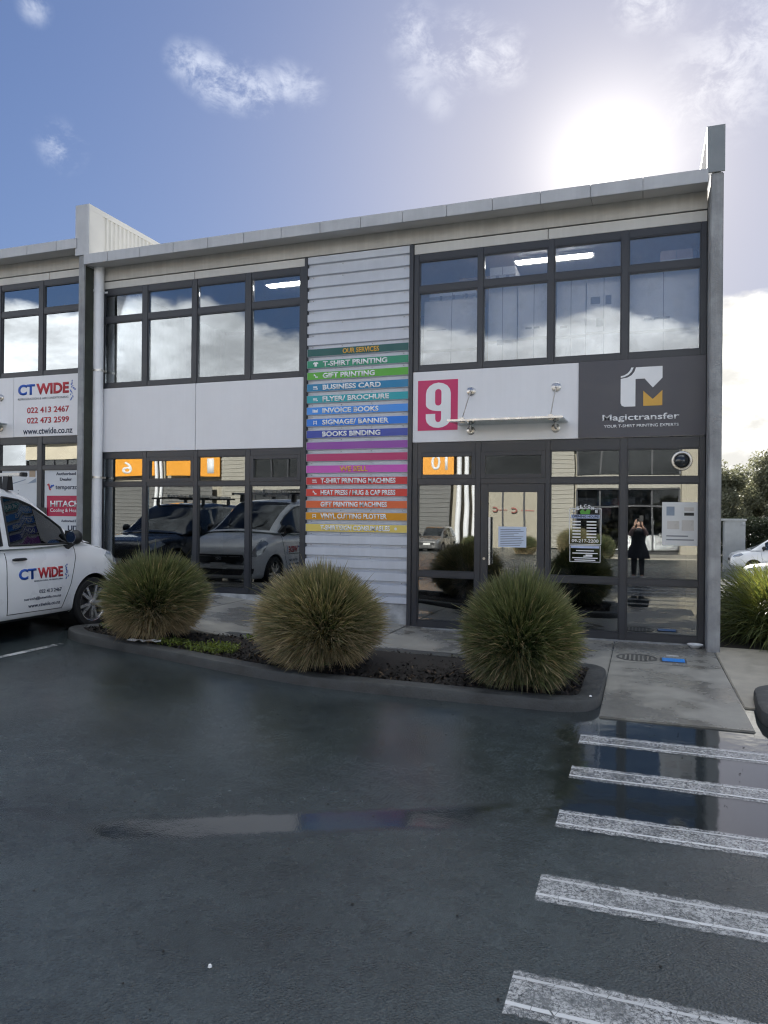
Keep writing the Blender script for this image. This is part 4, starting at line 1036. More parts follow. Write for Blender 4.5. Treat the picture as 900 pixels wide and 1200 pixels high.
def car(name, label, loc, rz, low, top, axles, r, paint, windows, screen, rear, group=None, detail=True, track=None, cladding=False):
    t = thing(name, label, 'van' if 'van' in name else 'car', loc, rz, group)
    B = Body(low, top)
    # lower body
    xs = sorted(set([q[0] for q in low] + lines(min(q[0] for q in low), max(q[0] for q in low), .09)))
    mb = MB(); rows = []
    for x in xs:
        sec = B.low_sec(x); rows.append([(x, y, z) for y, z in sec] + [(x, -y, z) for y, z in reversed(sec[1:-1])])
    mb.grid(rows, close=True); k = len(rows[0])
    mb.f.append(tuple(range(k))); mb.f.append(tuple(range((len(rows)-1)*k+k-1, (len(rows)-1)*k-1, -1)))
    body = mb.build('body', paint, t, smooth=False)
    bm = bmesh.new(); bm.from_mesh(body.data); bmesh.ops.triangulate(bm, faces=bm.faces[:]); bm.to_mesh(body.data); bm.free()
    wmax = max(q[1] for q in low)
    cut = MB()
    for ax in axles:
        for sd in (1, -1):
            n = len(cut.v); a, b2 = sd*(wmax-.30), sd*(wmax+.2)
            cut.lathe([(0, a), (r+.045, a), (r+.045, b2), (0, b2)], 'y', (ax, 0, r+.01), 40)
    co = cut.build('wheel_cutter', paint, t); bm = bmesh.new(); bm.from_mesh(co.data); bmesh.ops.remove_doubles(bm, verts=bm.verts, dist=1e-5); bmesh.ops.recalc_face_normals(bm, faces=bm.faces); bm.to_mesh(co.data); bm.free()
    md = body.modifiers.new('b', 'BOOLEAN'); md.operation = 'DIFFERENCE'; md.object = co; md.solver = 'EXACT'
    bpy.context.view_layer.update()
    dg = bpy.context.evaluated_depsgraph_get(); me = bpy.data.meshes.new_from_object(body.evaluated_get(dg))
    body.modifiers.clear(); body.data = me; bpy.data.objects.remove(co)
    me.polygons.foreach_set('use_smooth', [True]*len(me.polygons)); me.set_sharp_from_angle(angle=R(40))
    # arch liners
    ln_ = MB()
    for ax in axles:
        for sd in (1, -1):
            ln_.lathe([(r+.040, sd*(wmax-.29)), (r+.040, sd*(wmax-.035))], 'y', (ax, 0, r+.01), 32)
            ln_.lathe([(0, sd*(wmax-.295)), (r+.042, sd*(wmax-.295))], 'y', (ax, 0, r+.01), 32)
    ln_.build('arch_liner', M_BLACK, t, fix=False)
    # greenhouse
    wr_ = [w for w in windows]
    tx = sorted(set([q[0] for q in top] + [w[0] for w in wr_] + [w[1] for w in wr_] + lines(min(q[0] for q in top), max(q[0] for q in top), .10) + list(screen) + list(rear)))
    secs = [B.top_sec(x) for x in tx]
    gh = MB(); gl = {}
    for sd in (1, -1):
        base = len(gh.v)
        for x, sec in zip(tx, secs): gh.v += [(x, sd*y, z) for y, z in sec]
        for i in range(len(tx)-1):
            xm = (tx[i]+tx[i+1])/2
            for j in range(7):
                a = base+i*8+j; q = (a, a+1, a+9, a+8)
                P = [Vector(gh.v[u]) for u in q]
                w = next((n for n, ww in enumerate(wr_) if ww[0] < xm < ww[1]), None)
                if j == 1 and w is not None: gl.setdefault(('side_window', w, sd), []).append(P); continue
                if j >= 4 and screen[0] < xm < screen[1]: gl.setdefault(('windscreen', 0, 0), []).append(P); continue
                if j >= 4 and rear[0] < xm < rear[1]: gl.setdefault(('rear_window', 0, 0), []).append(P); continue
                gh.f.append(q)
    gh.build('roof', paint, t, smooth=True)
    for (nm, w, sd), quads in gl.items():
        m2 = MB()
        for P in quads: m2.poly(P)
        o = m2.build(nm, M_CARGLASS, t)
        bm = bmesh.new(); bm.from_mesh(o.data); bmesh.ops.remove_doubles(bm, verts=bm.verts, dist=1e-4); bmesh.ops.recalc_face_normals(bm, faces=bm.faces)
        cen = Vector((0, 0, .9))
        f0 = max(bm.faces, key=lambda f: f.calc_area())
        if f0.normal.dot(f0.calc_center_median()-cen) < 0: bmesh.ops.reverse_faces(bm, faces=bm.faces)
        bmesh.ops.solidify(bm, geom=bm.faces[:], thickness=.005)
        bm.to_mesh(o.data); bm.free()
        o.data.polygons.foreach_set('use_smooth', [True]*len(o.data.polygons)); o.data.set_sharp_from_angle(angle=R(30))
        # dark rubber surround
        if nm == 'side_window' and detail:
            pts_t, pts_b = [], []
            for P in sorted(quads, key=lambda P: P[0].x): pts_b.append(P[0]); pts_t.append(P[1])
            last = max(quads, key=lambda P: P[0].x); pts_b.append(last[3]); pts_t.append(last[2])
            loop = pts_b + pts_t[::-1]; loop = [p+Vector((0, sd*.002, 0)) for p in loop] + [pts_b[0]+Vector((0, sd*.002, 0)), pts_b[1]+Vector((0, sd*.002, 0))]
            MB().tube(loop, .013, 6).build('seal', M_BLACK, o)
    # inside: floor, dashboard, seats, steering wheel
    sx = screen[0]
    inn = MB().box(rear[1]-.0, screen[1]-.15, -wmax*.85, wmax*.85, .42, .46).build('cabin_floor', M_BLACK, t)
    bz = B.interp(top, sx)[2]
    MB().prism([(screen[1]-.12, bz-.02), (sx-.05, bz-.02), (sx-.18, bz-.10), (sx-.15, .5), (screen[1]-.12, .5)], 'y', -wmax*.84, wmax*.84).build('dashboard', M_SEAT, t, bevel=.02) if detail else None
    if detail:
        for sd in (1, -1):
            x0 = sx-1.05
            s_ = MB().box(x0, x0+.48, sd*.38-.24, sd*.38+.24, .56, .72).build('seat', M_SEAT, t, bevel=.05)
            q = MB().prism([(x0-.02, .68), (x0+.10, .68), (x0-.10, 1.26), (x0-.22, 1.26)], 'y', sd*.38-.23, sd*.38+.23).prism([(x0-.12, 1.28), (x0-.04, 1.28), (x0-.09, 1.47), (x0-.17, 1.47)], 'y', sd*.38-.13, sd*.38+.13).build('seat_back', M_SEAT, t, bevel=.03)
        ring = [(sx-.34+.20*.45*math.cos(a)*-1, -.38+.185*math.sin(a), bz+.0+.185*math.cos(a)*.86) for a in [2*math.pi*i/20 for i in range(21)]]
        MB().tube(ring, .016, 8).tube([(sx-.34, -.55, bz+.0), (sx-.34, -.20, bz+.0)], .018, 6).tube([(sx-.34, -.38, bz), (sx-.15, -.38, bz-.12)], .03, 8).build('steering_wheel', M_BLACK, t, smooth=True)
    # wheels
    tr = track or wmax
    wt = MB().lathe([(r*.70, -.09), (r*.80, -.105), (r*.95, -.10), (r*.995, -.08), (r, 0), (r*.995, .08), (r*.95, .10), (r*.80, .105), (r*.70, .09)], 'y', k=36)
    first = None
    for ax in axles:
        for sd in (1, -1):
            if first is None:
                o = wt.build('wheel', M_RUBBER, t, smooth=True)
                rim = MB().lathe([(r*.71, .095), (r*.74, .10), (r*.70, .085), (r*.66, .03), (r*.64, -.09)], 'y', k=36)
                for q in range(5):
                    a0 = 2*math.pi*q/5+.3
                    for da in (-.16, .16):
                        a = a0+da; c, s2 = math.cos(a), math.sin(a); a_o = a0+da*1.35; co_, so_ = math.cos(a_o), math.sin(a_o)
                        pa = Vector((c*r*.12, .082, s2*r*.12)); pb = Vector((co_*r*.69, .078, so_*r*.69)); n = Vector((-s2, 0, c))*.020
                        rim.prism([(0, 0)]*0 or [((pa-n).x, (pa-n).z), ((pb-n*.9).x, (pb-n*.9).z), ((pb+n*.9).x, (pb+n*.9).z), ((pa+n).x, (pa+n).z)], 'y', .060, .090)
                rim.lathe([(0, .096), (r*.13, .094), (r*.19, .085), (r*.19, .05)], 'y', k=20)
                ri = rim.build('rim', M_ALLOY, o, smooth=True, fix=False)
                MB().lathe([(0, -.02), (r*.64, -.02), (r*.64, -.03), (0, -.03)], 'y', k=24).lathe([(0, .02), (r*.45, .02), (r*.45, -.01), (0, -.01)], 'y', k=24).build('brake_disc', mat('brake_metal', (.12, .12, .12), .5, .6) if 'brake_metal' not in MATS else MATS['brake_metal'], o)
                first = o
            else: o = copy_tree(first, t)
            o.location = (ax, sd*(tr-.115), r); o.rotation_euler = (0, .5*ax, 0 if sd > 0 else math.pi)
    return t, B

def strip_on(B, t, name, m, pts, w=.006, off=.0015, side=-1):
    """a thin line that follows the body side through (x, z) points"""
    dense = []
    for a, b in zip(pts, pts[1:]):
        n = max(1, int(math.hypot(b[0]-a[0], b[1]-a[1])/.04))
        dense += [(a[0]+(b[0]-a[0])*i/n, a[1]+(b[1]-a[1])*i/n) for i in range(n)]
    dense.append(pts[-1])
    return MB().tube([B.side_pt(x, z, side, off-w*.6) for x, z in dense], w, 6).build(name, m, t, smooth=True)
def patch_on(B, t, name, m, poly, side=-1, off=.004, n=14, smooth=True):
    """a panel cut to an outline in (x, z) that follows the curved body side"""
    P = [Vector(p) for p in poly]; x0 = min(p.x for p in P); x1 = max(p.x for p in P)
    rows = []
    for i in range(n+1):
        x = x0+(x1-x0)*(i+.0001)/(n+.0002); zs = []
        for a, b in zip(P, P[1:]+P[:1]):
            if (a.x-x)*(b.x-x) <= 0 and abs(a.x-b.x) > 1e-9: zs.append(a.y+(b.y-a.y)*(x-a.x)/(b.x-a.x))
        if len(zs) < 2: continue
        lo, hi = min(zs), max(zs)
        rows.append([B.side_pt(x, lo+(hi-lo)*j/6, side, off) for j in range(7)])
    mb = MB().grid(rows); back = [[p-Vector((0, side*.012, 0)) for p in r] for r in rows]
    mb.grid([[r[0] for r in rows], [r[0] for r in back]]); mb.grid([[r[-1] for r in rows], [r[-1] for r in back]])
    mb.grid([rows[0], back[0]]); mb.grid([rows[-1], back[-1]])
    return mb.build(name, m, t, smooth=smooth)

def dress(t, B, front_x, paint, lens, shuts, handle, mirror, face, belt_strip=None):
    for sd in (-1, 1):
        patch_on(B, t, 'headlight', M_LENS, lens, sd, .006)
        for s_ in shuts: strip_on(B, t, 'panel_gap', SHUT, s_, .005, .003, sd)
        for hx, hz in handle:
            p = B.side_pt(hx, hz, sd, .022); MB().tube([p+Vector((-.10, 0, 0)), p+Vector((-.07, sd*.008, .002)), p+Vector((.07, sd*.008, .002)), p+Vector((.10, 0, 0))], [.012, .018, .018, .012], 8).build('door_handle', M_BLACK, t, smooth=True)
        if mirror:
            mx, mz = mirror; p = B.side_pt(mx, mz-.05, sd, 0)
            w = p.y
            k = MB()
            rows = []
            for q in [i/8 for i in range(9)]:
                a = math.sin(math.pi*min(max(q, .03), .97))**.45; X = mx-.06+.17*q
                rows.append([(X, w+sd*(.135+math.cos(e)*.085*a), mz+.085+math.sin(e)*.095*a) for e in [2*math.pi*j/14 for j in range(14)]])
            k.grid(rows, close=True); n = len(k.v)
            mo = k.build('mirror_housing', M_BLACK, t, smooth=True)
            MB().tube([(mx+.03, w-sd*.02, mz-.035), (mx+.03, w+sd*.10, mz+.02)], [.05, .035], 8).build('mirror_arm', M_BLACK, mo, smooth=True)
            MB().lathe([(0, 0), (.074, 0), (.074, .004), (0, .004)], 'x', (0, 0, 0), 16).build('mirror_glass', M_MIRROR, mo).location = (mx-.064, w+sd*.135, mz+.085)

# ---- the white compact van, nose to the shop
LOW = [(-2.22, .60, .46, .98), (-2.16, .72, .40, 1.04), (-2.0, .81, .34, 1.09), (-1.6, .845, .27, 1.10), (-.8, .86, .235, 1.105), (0, .865, .235, 1.105), (.7, .865, .235, 1.11),
       (1.15, .863, .24, 1.135), (1.45, .858, .25, 1.12), (1.70, .845, .25, 1.065), (1.88, .815, .25, 1.005), (2.02, .755, .25, .93), (2.10, .68, .26, .865), (2.15, .58, .28, .80), (2.175, .46, .32, .74)]
TOP = [(-2.16, .74, .60, 1.03, 1.06), (-2.10, .76, .64, 1.06, 1.58), (-2.0, .80, .66, 1.08, 1.745), (-1.6, .83, .68, 1.09, 1.82), (-.6, .845, .69, 1.095, 1.85), (.0, .85, .69, 1.10, 1.835),
       (.30, .85, .685, 1.10, 1.795), (.50, .85, .675, 1.105, 1.725), (.80, .848, .655, 1.115, 1.555), (1.10, .842, .66, 1.13, 1.345), (1.30, .83, .69, 1.14, 1.205), (1.38, .825, .72, 1.135, 1.155)]
VX, VY = -7.765, -3.99
van, VB = car('white_van', 'white compact van with blue and red lettering on its front door, nose to the shop', (VX, VY, gz(VX)), R(90), LOW, TOP, (-1.36, 1.45), .335, M_CARWHITE,
     [(-1.95, -1.05), (-.95, -.04), (.06, .98)], (.36, 1.32), (-2.13, -2.0))
# the van faces +y: local x -> world y, local y -> world -x; its right flank (towards the shop door) is local y = -1
dress(van, VB, 2.17, M_CARWHITE, [(1.68, .95), (1.78, 1.02), (1.93, .955), (2.06, .83), (2.10, .70), (2.04, .69), (1.88, .76)],
      [[(1.12, 1.10), (1.11, .95), (1.02, .62), (.88, .33)], [(.03, 1.09), (.02, .70), (.04, .33)], [(-1.0, 1.08), (-1.03, .80), (-1.12, .70), (-1.2, .6)], [(.04, .335), (.88, .325)]],
      [(.20, .965), (-.86, .965)], (.99, 1.13), None)
for sd in (-1, 1):
    MB().prism([(.99, 1.128), (1.27, 1.150), (1.04, 1.285), (.99, 1.30)], 'y', sd*.78, sd*.832).build('quarter_panel', M_BLACK, van)
    patch_on(VB, van, 'sill_skirt', M_BLACK, [(-1.0, .235), (1.05, .235), (1.05, .275), (-1.0, .275)], sd, .006)
    p = VB.side_pt(1.86, .42, sd, -.02)
    MB().lathe([(0, 0), (.05, 0), (.05, -.03)], 'x', (0, 0, 0), 16).build('fog_lamp', M_LENS, van, smooth=True).location = (2.115, sd*.56, .42)
# face of the van (seen mirrored in the shop window)
def face_x(z):   # nose profile: bumper proud of the bonnet edge
    return 2.178
g = MB().prism([(-.56, .63), (-.50, .56), (.50, .56), (.56, .63), (.52, .735), (-.52, .735)], 'x', 2.10, 2.19)
gr = g.build('grille', M_BLACK, van, bevel=.012)
for k in range(4): MB().box(2.188, 2.197, -.50, .50, .585+.036*k, .592+.036*k).build('grille_bar', M_STEEL if k == 3 else MATS['dark_dome'], gr)
lp = [(2.198, .06*math.sin(a), .655+.022*math.sin(2*a)) for a in [2*math.pi*i/24 for i in range(25)]]
MB().tube(lp, .007, 6).build('badge', M_ALLOY, gr, smooth=True)
MB().prism([(-.50, .34), (.50, .34), (.56, .45), (-.56, .45)], 'x', 2.08, 2.19).build('lower_intake', M_BLACK, van, bevel=.01)
MB().box(2.17, 2.196, -.60, .60, .455, .552).build('bumper_beam', M_CARWHITE, van, bevel=.02)
for sd in (-1, 1): MB().prism([(sd*.50, .36), (sd*.70, .36), (sd*.72, .47), (sd*.56, .47)], 'x', 2.02, 2.12).build('fog_recess', M_BLACK, van, bevel=.01)
MB().box(2.196, 2.206, -.18, .18, .455, .575).build('number_plate', M_PLATE, van, bevel=.004)
for sd in (-1, 1):
    MB().tube([(1.33, sd*.15, 1.19), (1.2, sd*.4, 1.30), (1.05, sd*.45, 1.42)], .009, 6).build('wiper', M_BLACK, van)
# roof bars and ladder
for x in (.22, -1.25):
    b_ = MB().box(x-.035, x+.035, -.86, .86, 1.955, 1.995).build('roof_bar', M_ALLOY, van, bevel=.008)
    for sd in (-1, 1):
        MB().box(x-.038, x+.038, sd*.862, sd*.915, 1.950, 2.0).build('end_cap', M_BLACK, b_, bevel=.008)
        MB().prism([(x-.05, 1.79), (x+.05, 1.79), (x+.03, 1.956), (x-.03, 1.956)], 'y', sd*.60, sd*.68).build('bar_foot', M_BLACK, b_)
    MB().box(x+.036, x+.039, -.80, -.55, 1.963, 1.987).build('bar_print', M_BLACK, b_)
for yy in (.05, .42): MB().box(-1.9, .30, yy-.025, yy+.025, 2.0, 2.07).build('ladder_rail', M_ALLOY, van)
# lettering on the right front door: local frame x forward -> reads towards the nose
def door_text(s, x0, x1, z0, z1, m, bold, slant=0):
    me = text_mesh(s, bold); xs = [v.co.x for v in me.vertices]; ys = [v.co.y for v in me.vertices]
    ax, bx, ay, by = min(xs), max(xs), min(ys), max(ys)
    for v in me.vertices:
        u = (v.co.x-ax)/(bx-ax); w = (v.co.y-ay)/(by-ay)
        v.co = VB.side_pt(x0+(x1-x0)*u, z0+(z1-z0)*w, -1, .0035)
    me.materials.clear(); me.materials.append(m)
    o = bpy.data.objects.new('lettering', me); COL.objects.link(o); o.parent = van
    bm = bmesh.new(); bm.from_mesh(me); ex = bmesh.ops.extrude_face_region(bm, geom=list(bm.faces))
    for q in ex['geom']:
        if isinstance(q, bmesh.types.BMVert): q.co.y += .003
    bmesh.ops.recalc_face_normals(bm, faces=bm.faces); bm.to_mesh(me); bm.free()
door_text('CT', .19, .455, .725, .855, M_BLUE, .04); door_text('WIDE', .475, .88, .725, .855, M_RED, .045)
door_text('REFRIGERATION & AIRCONDITIONING', .42, .88, .690, .708, M_GREY, .0)
door_text('022 413 2467', .50, .86, .545, .590, M_NAVY, .01); door_text('suresh@ctwide.co.nz', .27, .855, .465, .510, M_NAVY, .01); door_text('www.ctwide.co.nz', .34, .845, .385, .430, M_NAVY, .01)
k = MB(); rnd = random.Random(4)
for i in range(16):
    cx = .915+rnd.uniform(0, .09)*(1-abs(i/16-.5)); cz = .69+.19*i/16; p = VB.side_pt(cx, cz, -1, .004); r_ = rnd.uniform(.006, .013)
    for q in range(3):
        a = q*math.pi/3+rnd.random(); dx, dz_ = math.cos(a)*r_, math.sin(a)*r_
        k.poly([(p.x-dx-dz_*.25, p.y, p.z-dz_+dx*.25), (p.x+dx-dz_*.25, p.y, p.z+dz_+dx*.25), (p.x+dx+dz_*.25, p.y, p.z+dz_-dx*.25), (p.x-dx+dz_*.25, p.y, p.z-dz_-dx*.25)])
k.build('crystal_spray', M_BLUE, van, fix=False)['kind'] = 'stuff'

# ---- dark car with a roof rack in the next bay (seen mirrored in the shop window)
SLOW = [(-2.3, .70, .50, 1.0), (-2.2, .84, .42, 1.06), (-1.5, .91, .30, 1.08), (0, .92, .28, 1.07), (1.0, .92, .28, 1.07), (1.5, .91, .29, 1.03), (1.9, .88, .30, .98), (2.15, .80, .32, .92), (2.26, .70, .36, .84), (2.30, .58, .42, .76)]
STOP = [(-2.22, .80, .64, 1.04, 1.10), (-2.05, .84, .70, 1.06, 1.58), (-1.6, .87, .72, 1.07, 1.73), (-.5, .89, .73, 1.07, 1.77), (.1, .89, .72, 1.07, 1.72), (.35, .89, .70, 1.07, 1.63), (.75, .885, .69, 1.07, 1.38), (1.10, .87, .72, 1.06, 1.12), (1.16, .86, .74, 1.05, 1.08)]
suv, SB = car('dark_suv', 'dark parked car with a roof rack beside the white van', (-10.45, -4.35, gz(-10.45)), R(90), SLOW, STOP, (-1.4, 1.42), .36, M_CARDARK,
     [(-1.95, -1.1), (-1.0, -.15), (-.05, .75)], (.2, 1.10), (-2.2, -2.0), detail=False)
dress(suv, SB, 2.3, M_CARDARK, [(1.75, .86), (1.9, .93), (2.15, .86), (2.26, .76), (2.2, .72), (1.95, .80)], [], [], (.72, 1.09), None)
MB().prism([(-.55, .58), (.55, .58), (.60, .78), (-.60, .78)], 'x', 2.2, 2.315).build('grille', M_BLACK, suv, bevel=.02)
MB().box(2.30, 2.32, -.18, .18, .46, .57).build('number_plate', M_PLATE, suv)
for x in (.0, -1.1): MB().box(x-.03, x+.03, -.80, .80, 1.86, 1.90).box(x-.03, x+.03, -.66, -.60, 1.72, 1.859).box(x-.03, x+.03, .60, .66, 1.72, 1.859).build('roof_bar', M_BLACK, suv)
for yy in (-.3, .3): MB().box(-1.7, .05, yy-.03, yy+.03, 1.901, 1.96).build('ladder_rail', M_ALLOY, suv)

# ---- vehicles at the right behind the grasses
BLOW = [(-2.5, .86, .45, 1.15), (-2.3, .96, .36, 1.18), (0, .98, .30, 1.18), (1.2, .98, .30, 1.18), (1.7, .965, .32, 1.15), (2.15, .93, .34, 1.08), (2.45, .85, .36, .98), (2.58, .74, .38, .86), (2.64, .58, .42, .74)]
BTOP = [(-2.45, .88, .78, 1.15, 1.20), (-2.4, .90, .80, 1.16, 1.98), (-1.5, .94, .84, 1.17, 2.10), (.3, .95, .84, 1.17, 2.08), (.7, .95, .82, 1.17, 1.95), (1.25, .94, .80, 1.17, 1.55), (1.72, .92, .83, 1.16, 1.20), (1.80, .91, .85, 1.15, 1.16)]
wv, WB = car('white_van', 'white van parked behind the grasses at the right edge', (6.75, 29.6, gz(6, 29.6)), R(180), BLOW, BTOP, (-1.6, 1.65), .34, M_CARWHITE,
     [(-.9, .15), (.25, 1.15)], (.55, 1.74), (-2.44, -2.35), group=None)
dress(wv, WB, 2.6, M_CARWHITE, [(2.1, .95), (2.2, 1.04), (2.42, .98), (2.55, .84), (2.5, .80), (2.3, .84)], [[(1.35, 1.15), (1.3, .8), (1.2, .4)]], [], (1.2, 1.2), None)
MB().prism([(-.5, .60), (.5, .60), (.55, .76), (-.55, .76)], 'x', 2.55, 2.65).build('grille', M_BLACK, wv, bevel=.02)
CLOW = [(-2.2, .70, .45, .90), (-2.05, .82, .35, .95), (-1.0, .87, .25, .93), (0, .88, .24, .91), (1.0, .87, .25, .90), (1.5, .86, .26, .86), (1.9, .82, .28, .80), (2.12, .72, .30, .72), (2.2, .58, .34, .64)]
CTOP = [(-2.1, .75, .6, .92, .96), (-1.7, .80, .64, .93, 1.2), (-1.2, .83, .66, .93, 1.40), (-.3, .85, .67, .92, 1.45), (.2, .85, .66, .92, 1.42), (.6, .85, .66, .91, 1.22), (1.05, .84, .70, .90, .96), (1.12, .83, .72, .90, .93)]
wc_, CB = car('white_car', 'white low car in front of the white van at the right edge', (6.15, 22.6, gz(6, 22.6)), R(176), CLOW, CTOP, (-1.3, 1.35), .31, M_CARWHITE,
     [(-1.3, -.2), (-.1, .6)], (.28, 1.06), (-2.0, -1.3))
dress(wc_, CB, 2.2, M_CARWHITE, [(1.7, .70), (1.85, .77), (2.05, .71), (2.15, .62), (2.1, .60), (1.9, .64)], [], [], (.62, .93), None)

# ------------------------------------------------------------------ far right: cabinet, post, trees, shed
t = thing('steel_cabinet', 'pale grey cabinet with a flat lid behind the white van', 'cabinet', (4.55, 32.4, gz(3, 32)))
MB().box(-.36, .48, -.36, .36, .0, 2.14).build('cabinet_body', mat('cabinet_paint', (.42, .43, .42), .5, 0, .08, 3), t, bevel=.01)
MB().box(-.60, .52, -.42, .42, 2.142, 2.24).build('cabinet_lid', MATS['cabinet_paint'], t, bevel=.01)
MB().box(.28, .46, -.378, -.361, 1.92, 2.10).build('lock_box', M_PLINTH, t)
for k in range(6): MB().box(-.28+.12*k, -.26+.12*k, -.368, -.3605, .1, 2.05).build('cabinet_rib', MATS['cabinet_paint'], t)
t_ = t; t_.scale = (1.2, 1.2, 1.2)
t = thing('marker_post', 'short white post at the right edge before the cars', 'post', (2.38, 3.0, 0))
MB().lathe([(.05, 0), (.05, .78), (.04, .82), (0, .83)], k=16).build('post_shaft', M_WHITE, t, smooth=True)
MB().lathe([(.052, .66), (.052, .70)], k=16).build('post_band', M_GREY, t)

M_BARK = mat('tree_bark', (.075, .06, .048), .85, 0, .3, 8, .6, 30)
def leaf_mat(name, col):
    m = bpy.data.materials.new(name); m.use_nodes = True; t = NT(m.node_tree); b = m.node_tree.nodes['Principled BSDF']
    pos = t.node('ShaderNodeNewGeometry').outputs['Position']; f = t.ramp(t.noise(pos, .9, 4, .65), .3, .7, .6, 1.4)
    mm = t.node('ShaderNodeVectorMath', operation='SCALE'); mm.inputs[0].default_value = col; t.put(mm.inputs['Scale'], f)
    t.l.new(mm.outputs[0], b.inputs['Base Color']); b.inputs['Roughness'].default_value = .55
    tl = t.node('ShaderNodeBsdfTranslucent'); t.l.new(mm.outputs[0], tl.inputs[0]); mx = t.node('ShaderNodeMixShader'); mx.inputs[0].default_value = .48
    t.l.new(b.outputs[0], mx.inputs[1]); t.l.new(tl.outputs[0], mx.inputs[2]); t.l.new(mx.outputs[0], t.n['Material Output'].inputs[0]); return m
M_LEAF = leaf_mat('tree_leaf', (.17, .175, .11)); M_LEAF2 = leaf_mat('hedge_leaf', (.08, .095, .05))
def tree(name, label, x, y, h, cr, seed, nb=34, nl=170, ls=.17, group=None, z0=-.05, m=None, low=.3):
    rnd = random.Random(seed); t = thing(name, label, 'tree', (x, y, z0), 0, group)
    tr = MB(); top = Vector((rnd.uniform(-.3, .3), rnd.uniform(-.3, .3), h*.55))
    tr.tube([(0, 0, 0), (.05, .02, h*.2), tuple(top*.75), tuple(top)], [h*.036, h*.028, h*.02, h*.013], 10)
    cl = []
    for i in range(nb):
        a = rnd.uniform(0, 6.283); el = rnd.uniform(-.35, 1.45); q = rnd.uniform(.55, 1)
        c = Vector((math.cos(a)*math.cos(el)*cr*q, math.sin(a)*math.cos(el)*cr*q, h*(low+.30)+math.sin(el)*h*(.70-low)*q*.93))
        cl.append((c, rnd.uniform(.20, .36)*cr))
        s = top*rnd.uniform(.4, 1.0); md = s.lerp(c, .5)+Vector((0, 0, -.1*cr))
        tr.tube([tuple(s), tuple(md), tuple(c)], [h*.011, h*.007, h*.002], 5, cap=False)
    tr.build('trunk', M_BARK, t, smooth=True)
    V = []; F = []
    for c, r in cl:
        for _ in range(int(nl*2.6)):
            u = Vector((rnd.gauss(0, 1), rnd.gauss(0, 1), rnd.gauss(0, .7))); u = u.normalized()*r*rnd.random()**.45
            p = c+u; n = Vector((rnd.gauss(0, 1), rnd.gauss(0, 1), rnd.gauss(0, 1)+.4)).normalized(); a = n.orthogonal().normalized(); b = n.cross(a)
            s = ls*.62*rnd.uniform(.6, 1.3); k = len(V)
            V += [p-a*s, p-b*s*.4, p+a*s, p+b*s*.4]; F.append((k, k+1, k+2, k+3))
    me = bpy.data.meshes.new('crown'); me.from_pydata(V, [], F); me.update(); me.materials.append(m or M_LEAF)
    o = bpy.data.objects.new('crown', me); COL.objects.link(o); o.parent = t; o['kind'] = 'stuff'
    return t
GT = 'trees beyond the cars at the right'
tree('broadleaf_tree', 'dark broadleaf tree just right of the pillar, beyond the cabinet', 4.0, 38, 6.1, 2.5, 5, z0=-1.1, low=.22, nl=230, group=GT)
tree('broadleaf_tree', 'taller dark tree at the right edge beyond the white van', 8.0, 39, 6.9, 3.1, 6, z0=-1.1, low=.22, nl=230, group=GT)
tree('broadleaf_tree', 'low dark tree behind the cabinet between two taller trees', 6.0, 46, 5.6, 2.9, 8, z0=-1.1, low=.22, group=GT)
def hedge(x0, x1, y, h, seed, label):
    rnd = random.Random(seed); V = []; F = []
    for i in range(int((x1-x0)*2000)):
        p = Vector((rnd.uniform(x0, x1), y+rnd.uniform(-.6, .6), gz(6, y)+h*rnd.random()**.8*(1+.1*math.sin(i))))
        n = Vector((rnd.gauss(0, 1), rnd.gauss(0, 1), rnd.gauss(0, 1))).normalized(); a = n.orthogonal().normalized(); b = n.cross(a); s = rnd.uniform(.06, .14); k = len(V)
        V += [p-a*s, p-b*s*.5, p+a*s, p+b*s*.5]; F.append((k, k+1, k+2, k+3))
    me = bpy.data.meshes.new('hedge'); me.from_pydata(V, [], F); me.update(); me.materials.append(M_LEAF2)
    o = bpy.data.objects.new('hedge', me); COL.objects.link(o); struct(o, 'stuff'); o['label'] = label
hedge(1.8, 18, 34.5, 2.55, 3, 'dark low hedge beyond the parked cars')
t = thing('pale_shed', 'pale shed with a low roof behind the trees at the right edge', 'building', (13.6, 46, -1.1))
MB().box(-5.6, 6, 0, 6, 0, 3.0).build('wall', M_PARAPET, t)
MB().prism([(-5.9, 3.001), (6.3, 3.001), (6.3, 3.3), (-5.9, 3.3)], 'y', -.3, 6.3).build('roof', M_FASCIA, t)
MB().box(-5.55, 5.9, -.02, -.001, 2.7, 2.84).build('gutter', M_PIPE, t)

# ------------------------------------------------------------------ across the car park (mirrored in the glass)
OY = -40.0; OZ = gz(0, -40)
M_RIBG = mat('grey_ribbed_sheet', (.15, .15, .145), .5, 0, .08, 1.0); M_RIBL = mat('pale_ribbed_sheet', (.34, .325, .28), .5, 0, .06, 1.0)
M_OCREAM = mat('cream_wall_panel', (.36, .33, .26), .6, 0, .08, .6); M_ORANGE = mat('orange_sign_sheet', (.85, .36, .03), .5, 0, .04, 1)
M_ORED = mat('faded_red_print', (.36, .12, .10), .6)
M_OGLASS = glass_mat('far_window_glass', .12, (.3, .33, .35), 0)
O = thing('warehouse_row', 'long pale warehouse row with orange number panels across the car park', 'building', (-18, OY, OZ))
def OP(name, m, x0, x1, z0, z1, y0=-.2, y1=0., par=None):
    o = MB().box(x0+18, x1+18, y0, y1, z0, z1).build(name, m, O)
    if par: o.parent = par
    return o
